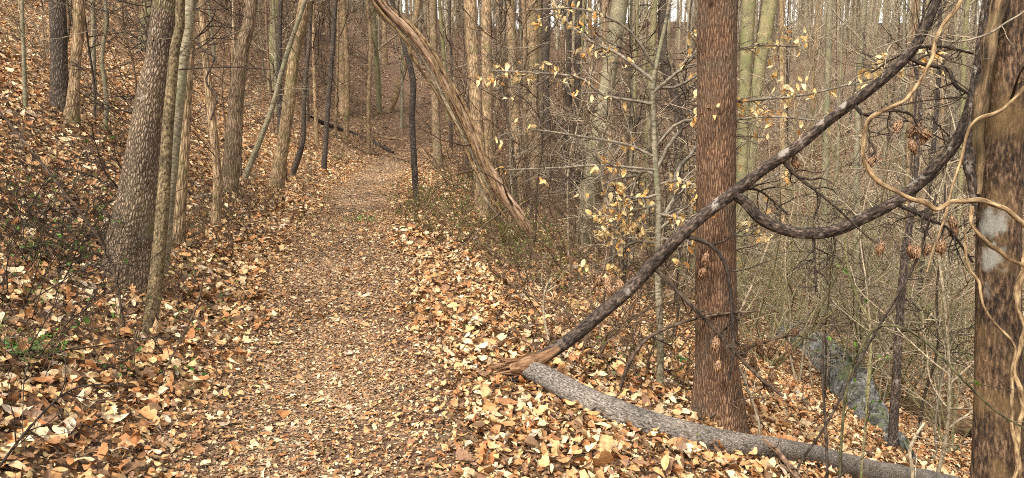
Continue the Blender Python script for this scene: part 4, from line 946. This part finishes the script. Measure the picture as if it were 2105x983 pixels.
small = {5, 6, 10, 11, 8, 3}
cand = []
def taken(x, y, pts, m):
    return any((x - a) ** 2 + (y - b_) ** 2 < m * m for a, b_ in pts)
spots = {'left': [], 'ahead': [], 'ravine': []}
used = []
quota = {'left': 40, 'ahead': 135, 'ravine': 118}
tries = 0
while any(len(spots[k]) < quota[k] for k in spots) and tries < 60000:
    tries += 1
    u = rng.uniform(-.74, .74); t = 12 + 75 * rng.random()
    x, y = u * t, t
    d = x - float(path_x(y))
    if abs(d) < 1.6 and t < 31: continue
    if d < 0:
        k = 'left' if t < 40 else 'ahead'
        if t < 26 and rng.random() > .12: continue
        if t < 16: continue
    else:
        k = 'ahead' if u < .3 else 'ravine'
        if t < (22 if k == 'ahead' else 14): continue
    if len(spots[k]) >= quota[k] or taken(x, y, used, .5): continue
    used.append((x, y)); spots[k].append((x, y, t))
for k, lst in spots.items():
    lab, grp = classes[k]
    src = {}
    for i, (x, y, t) in enumerate(lst):
        ki = int(rng.choice([0, 1, 2, 3, 4, 5, 6, 7, 8, 9, 10, 11], p=[.06, .09, .04, .12, .07, .1, .09, .04, .12, .12, .07, .08]))
        if k == 'ravine' and t < 30 and rng.random() < .8: ki = int(rng.choice(list(small)))
        if k == 'left' and t < 25: ki = int(rng.choice([5, 9, 3, 8]))
        z = float(hgt(x, y)); kt = ki; key = (ki, t > 34)
        if t < 26 and ki in (0, 2, 4, 7): kt = 3; key = (3, False)
        ki = key
        if ki not in src:
            H, r, m, tw, lf, nb, bl, dn = kinds[kt]
            if key[1]: lf = min(lf, .14)
            if k == 'ravine': tw = M_twigp  # pale twig colour stands in for haze across the ravine
            o = forest_tree(H, r, m, tw, lf, nb, bl, dn, lab, grp, .010 if key[1] else .006); src[ki] = o
            o.location = (x, y, z); o.rotation_euler = (0, 0, rng.uniform(0, 6.28))
        else:
            o = copy_tree(src[ki], (x, y, z), rng.uniform(0, 6.28), rng.uniform(.75, 1.2))
            o.rotation_euler[0] = rng.normal(0, .05); o.rotation_euler[1] = rng.normal(0, .05)

# leggy understory bushes that fill the ravine and the thicket with fine twigs
def under(lab, grp, h, n, mat, k=2, r0=.012, rm=.0035, spread=.55, arch=.02):
    return [make_shrub('understory_bush', lab, 'bush', grp, n, h, spread, mat, 0, None, .02, arch, r0, 5, 3, rm, .5) for _ in range(k)]

def strew(srcs, n, u0, u1, t0, t1, ok, smin=.7, smax=1.2, p=1.0):
    us = [False] * len(srcs); c = 0; g = 0
    while c < n and g < 9000:
        g += 1
        u = rng.uniform(u0, u1); t = t0 + (t1 - t0) * rng.random() ** p; x, y = u * t, t; d = x - float(path_x(y))
        if not ok(d, t, u): continue
        i = c % len(srcs); q = (x, y, float(hgt(x, y)))
        if not us[i]: srcs[i].location = q; us[i] = True
        else: copy_tree(srcs[i], q, rng.uniform(0, 6.28), rng.uniform(smin, smax))
        c += 1
strew(under('leggy olive grey understory bush of arching bare twigs on the near ravine slope', 'understory bushes on the near ravine slope', 4.2, 7, M_olive, 3, .018, .0052), 20, .16, .74, 9, 19, lambda d, t, u: d > 5 and not (.28 < u < .56 and t < 13))
strew(under('tall pale understory bush of fine bare twigs far across the ravine', 'understory bushes across the ravine', 4.5, 9, M_twigp, 3, .022, .008), 55, .14, .76, 18, 60, lambda d, t, u: d > 5)
strew(under('leggy brown understory bush of fine bare twigs in the woods ahead', 'understory bushes in the woods ahead', 3.0, 9, M_twig, 3, .014, .006), 16, -.30, .3, 13, 34, lambda d, t, u: (d > 1.8 or (d < -3 and t > 26)))
strew(under('tall mauve brown thicket bush on the far rise ahead of the path', 'thicket bushes on the far rise', 4.0, 10, M_twig, 3, .022, .011), 60, -.42, .3, 32, 80, lambda d, t, u: True)
strew(under('thin leafless bush scattered on the open left hillside', 'bushes on the left hillside', 1.8, 5, M_twigp, 2, .007, .003, .3, 0), 26, -.74, -.3, 10, 30, lambda d, t, u: d < -3)

def layered(lab, grp, H, mat, rm):
    """sapling whose long thin side branches spread nearly level"""
    root = thing('bare_sapling', (0, 0, 0), lab, 'sapling', grp)
    n = 7; z = np.linspace(-.1, H, n); x = np.cumsum(rng.normal(0, .07, n)); y = np.cumsum(rng.normal(0, .07, n))
    mb = MB(); P, RR = mb.tube(np.stack([x - x[0], y - y[0], z], 1), np.linspace(.019, .005, n), 7, 18); mb.build('trunk', mat, root)
    P1, R1_ = grow(P, RR, 15, .12, .98, 68, .46, 10, .12, .02, .55, rm * 1.9); P2, R2_ = grow(P1, R1_, 5, .15, .98, 42, .42, 7, .15, .01, .7, rm * 1.35, .0, .5); P3, R3_ = grow(P2, R2_, 2, .2, .98, 45, .5, 5, .18, 0, .75, rm)
    MB().many(P, RR * .4, 3).many(P1, R1_, 5).many(P2, R2_, 4).many(P3, R3_, 3).build('branches', mat, root)
    return root
strew([layered('pale bare sapling with long level branches beyond the log and the snapped branch', 'bare saplings beyond the log', 3.6, m, .0044) for m in (M_twigp, M_twigd, M_twigp)], 26, .04, .66, 5.6, 14, lambda d, t, u: d > 3.2 and not (.28 < u < .56 and t < 12), .8, 1.3)
strew([layered('brown bare sapling with long level branches in the thicket right of the path', 'bare saplings right of the path', 3.4, m, .0042) for m in (M_twig, M_twigp)], 12, -.12, .14, 9, 20, lambda d, t, u: d > 1.7, .8, 1.4)
strew([layered('thin bare sapling with long level branches on the bank left of the path', 'bare saplings on the left bank', 3.2, m, .004) for m in (M_twig, M_twigd)], 12, -.6, -.22, 7, 22, lambda d, t, u: d < -1.6, .8, 1.3)

def far_woods():
    mb = MB(); n = 950
    th = rng.uniform(-.78, .72, n); r = rng.uniform(88, 135, n); x, y = r * np.sin(th), r * np.cos(th); z = hgt(x, y)
    k = 6; P = np.empty((n, k, 3)); H = rng.uniform(13, 21, n); lx, ly = rng.normal(0, .5, n), rng.normal(0, .5, n)
    for i in range(k):
        f = i / (k - 1); P[:, i] = np.stack([x + lx * f, y + ly * f, z - .3 + H * f], -1)
    R = rng.uniform(.10, .22, n)[:, None] * np.linspace(1, .2, k)[None]
    P1, R1_ = grow(P, R, 12, .2, .97, 50, .22, 5, .15, .06, .4, .03); P2, R2_ = grow(P1, R1_, 5, .2, .97, 45, .5, 4, .2, .03, .7, .022)
    mb.many(P, R, 5).many(P1, R1_, 3).many(P2, R2_, 3)
    tag(mb.build('far_woods', M_twigp), 'far off leafless woods along the ridge that read as one grey brown mass', 'woods', kind='stuff')  # haze along the ridge is put into the pale bark colour
far_woods()
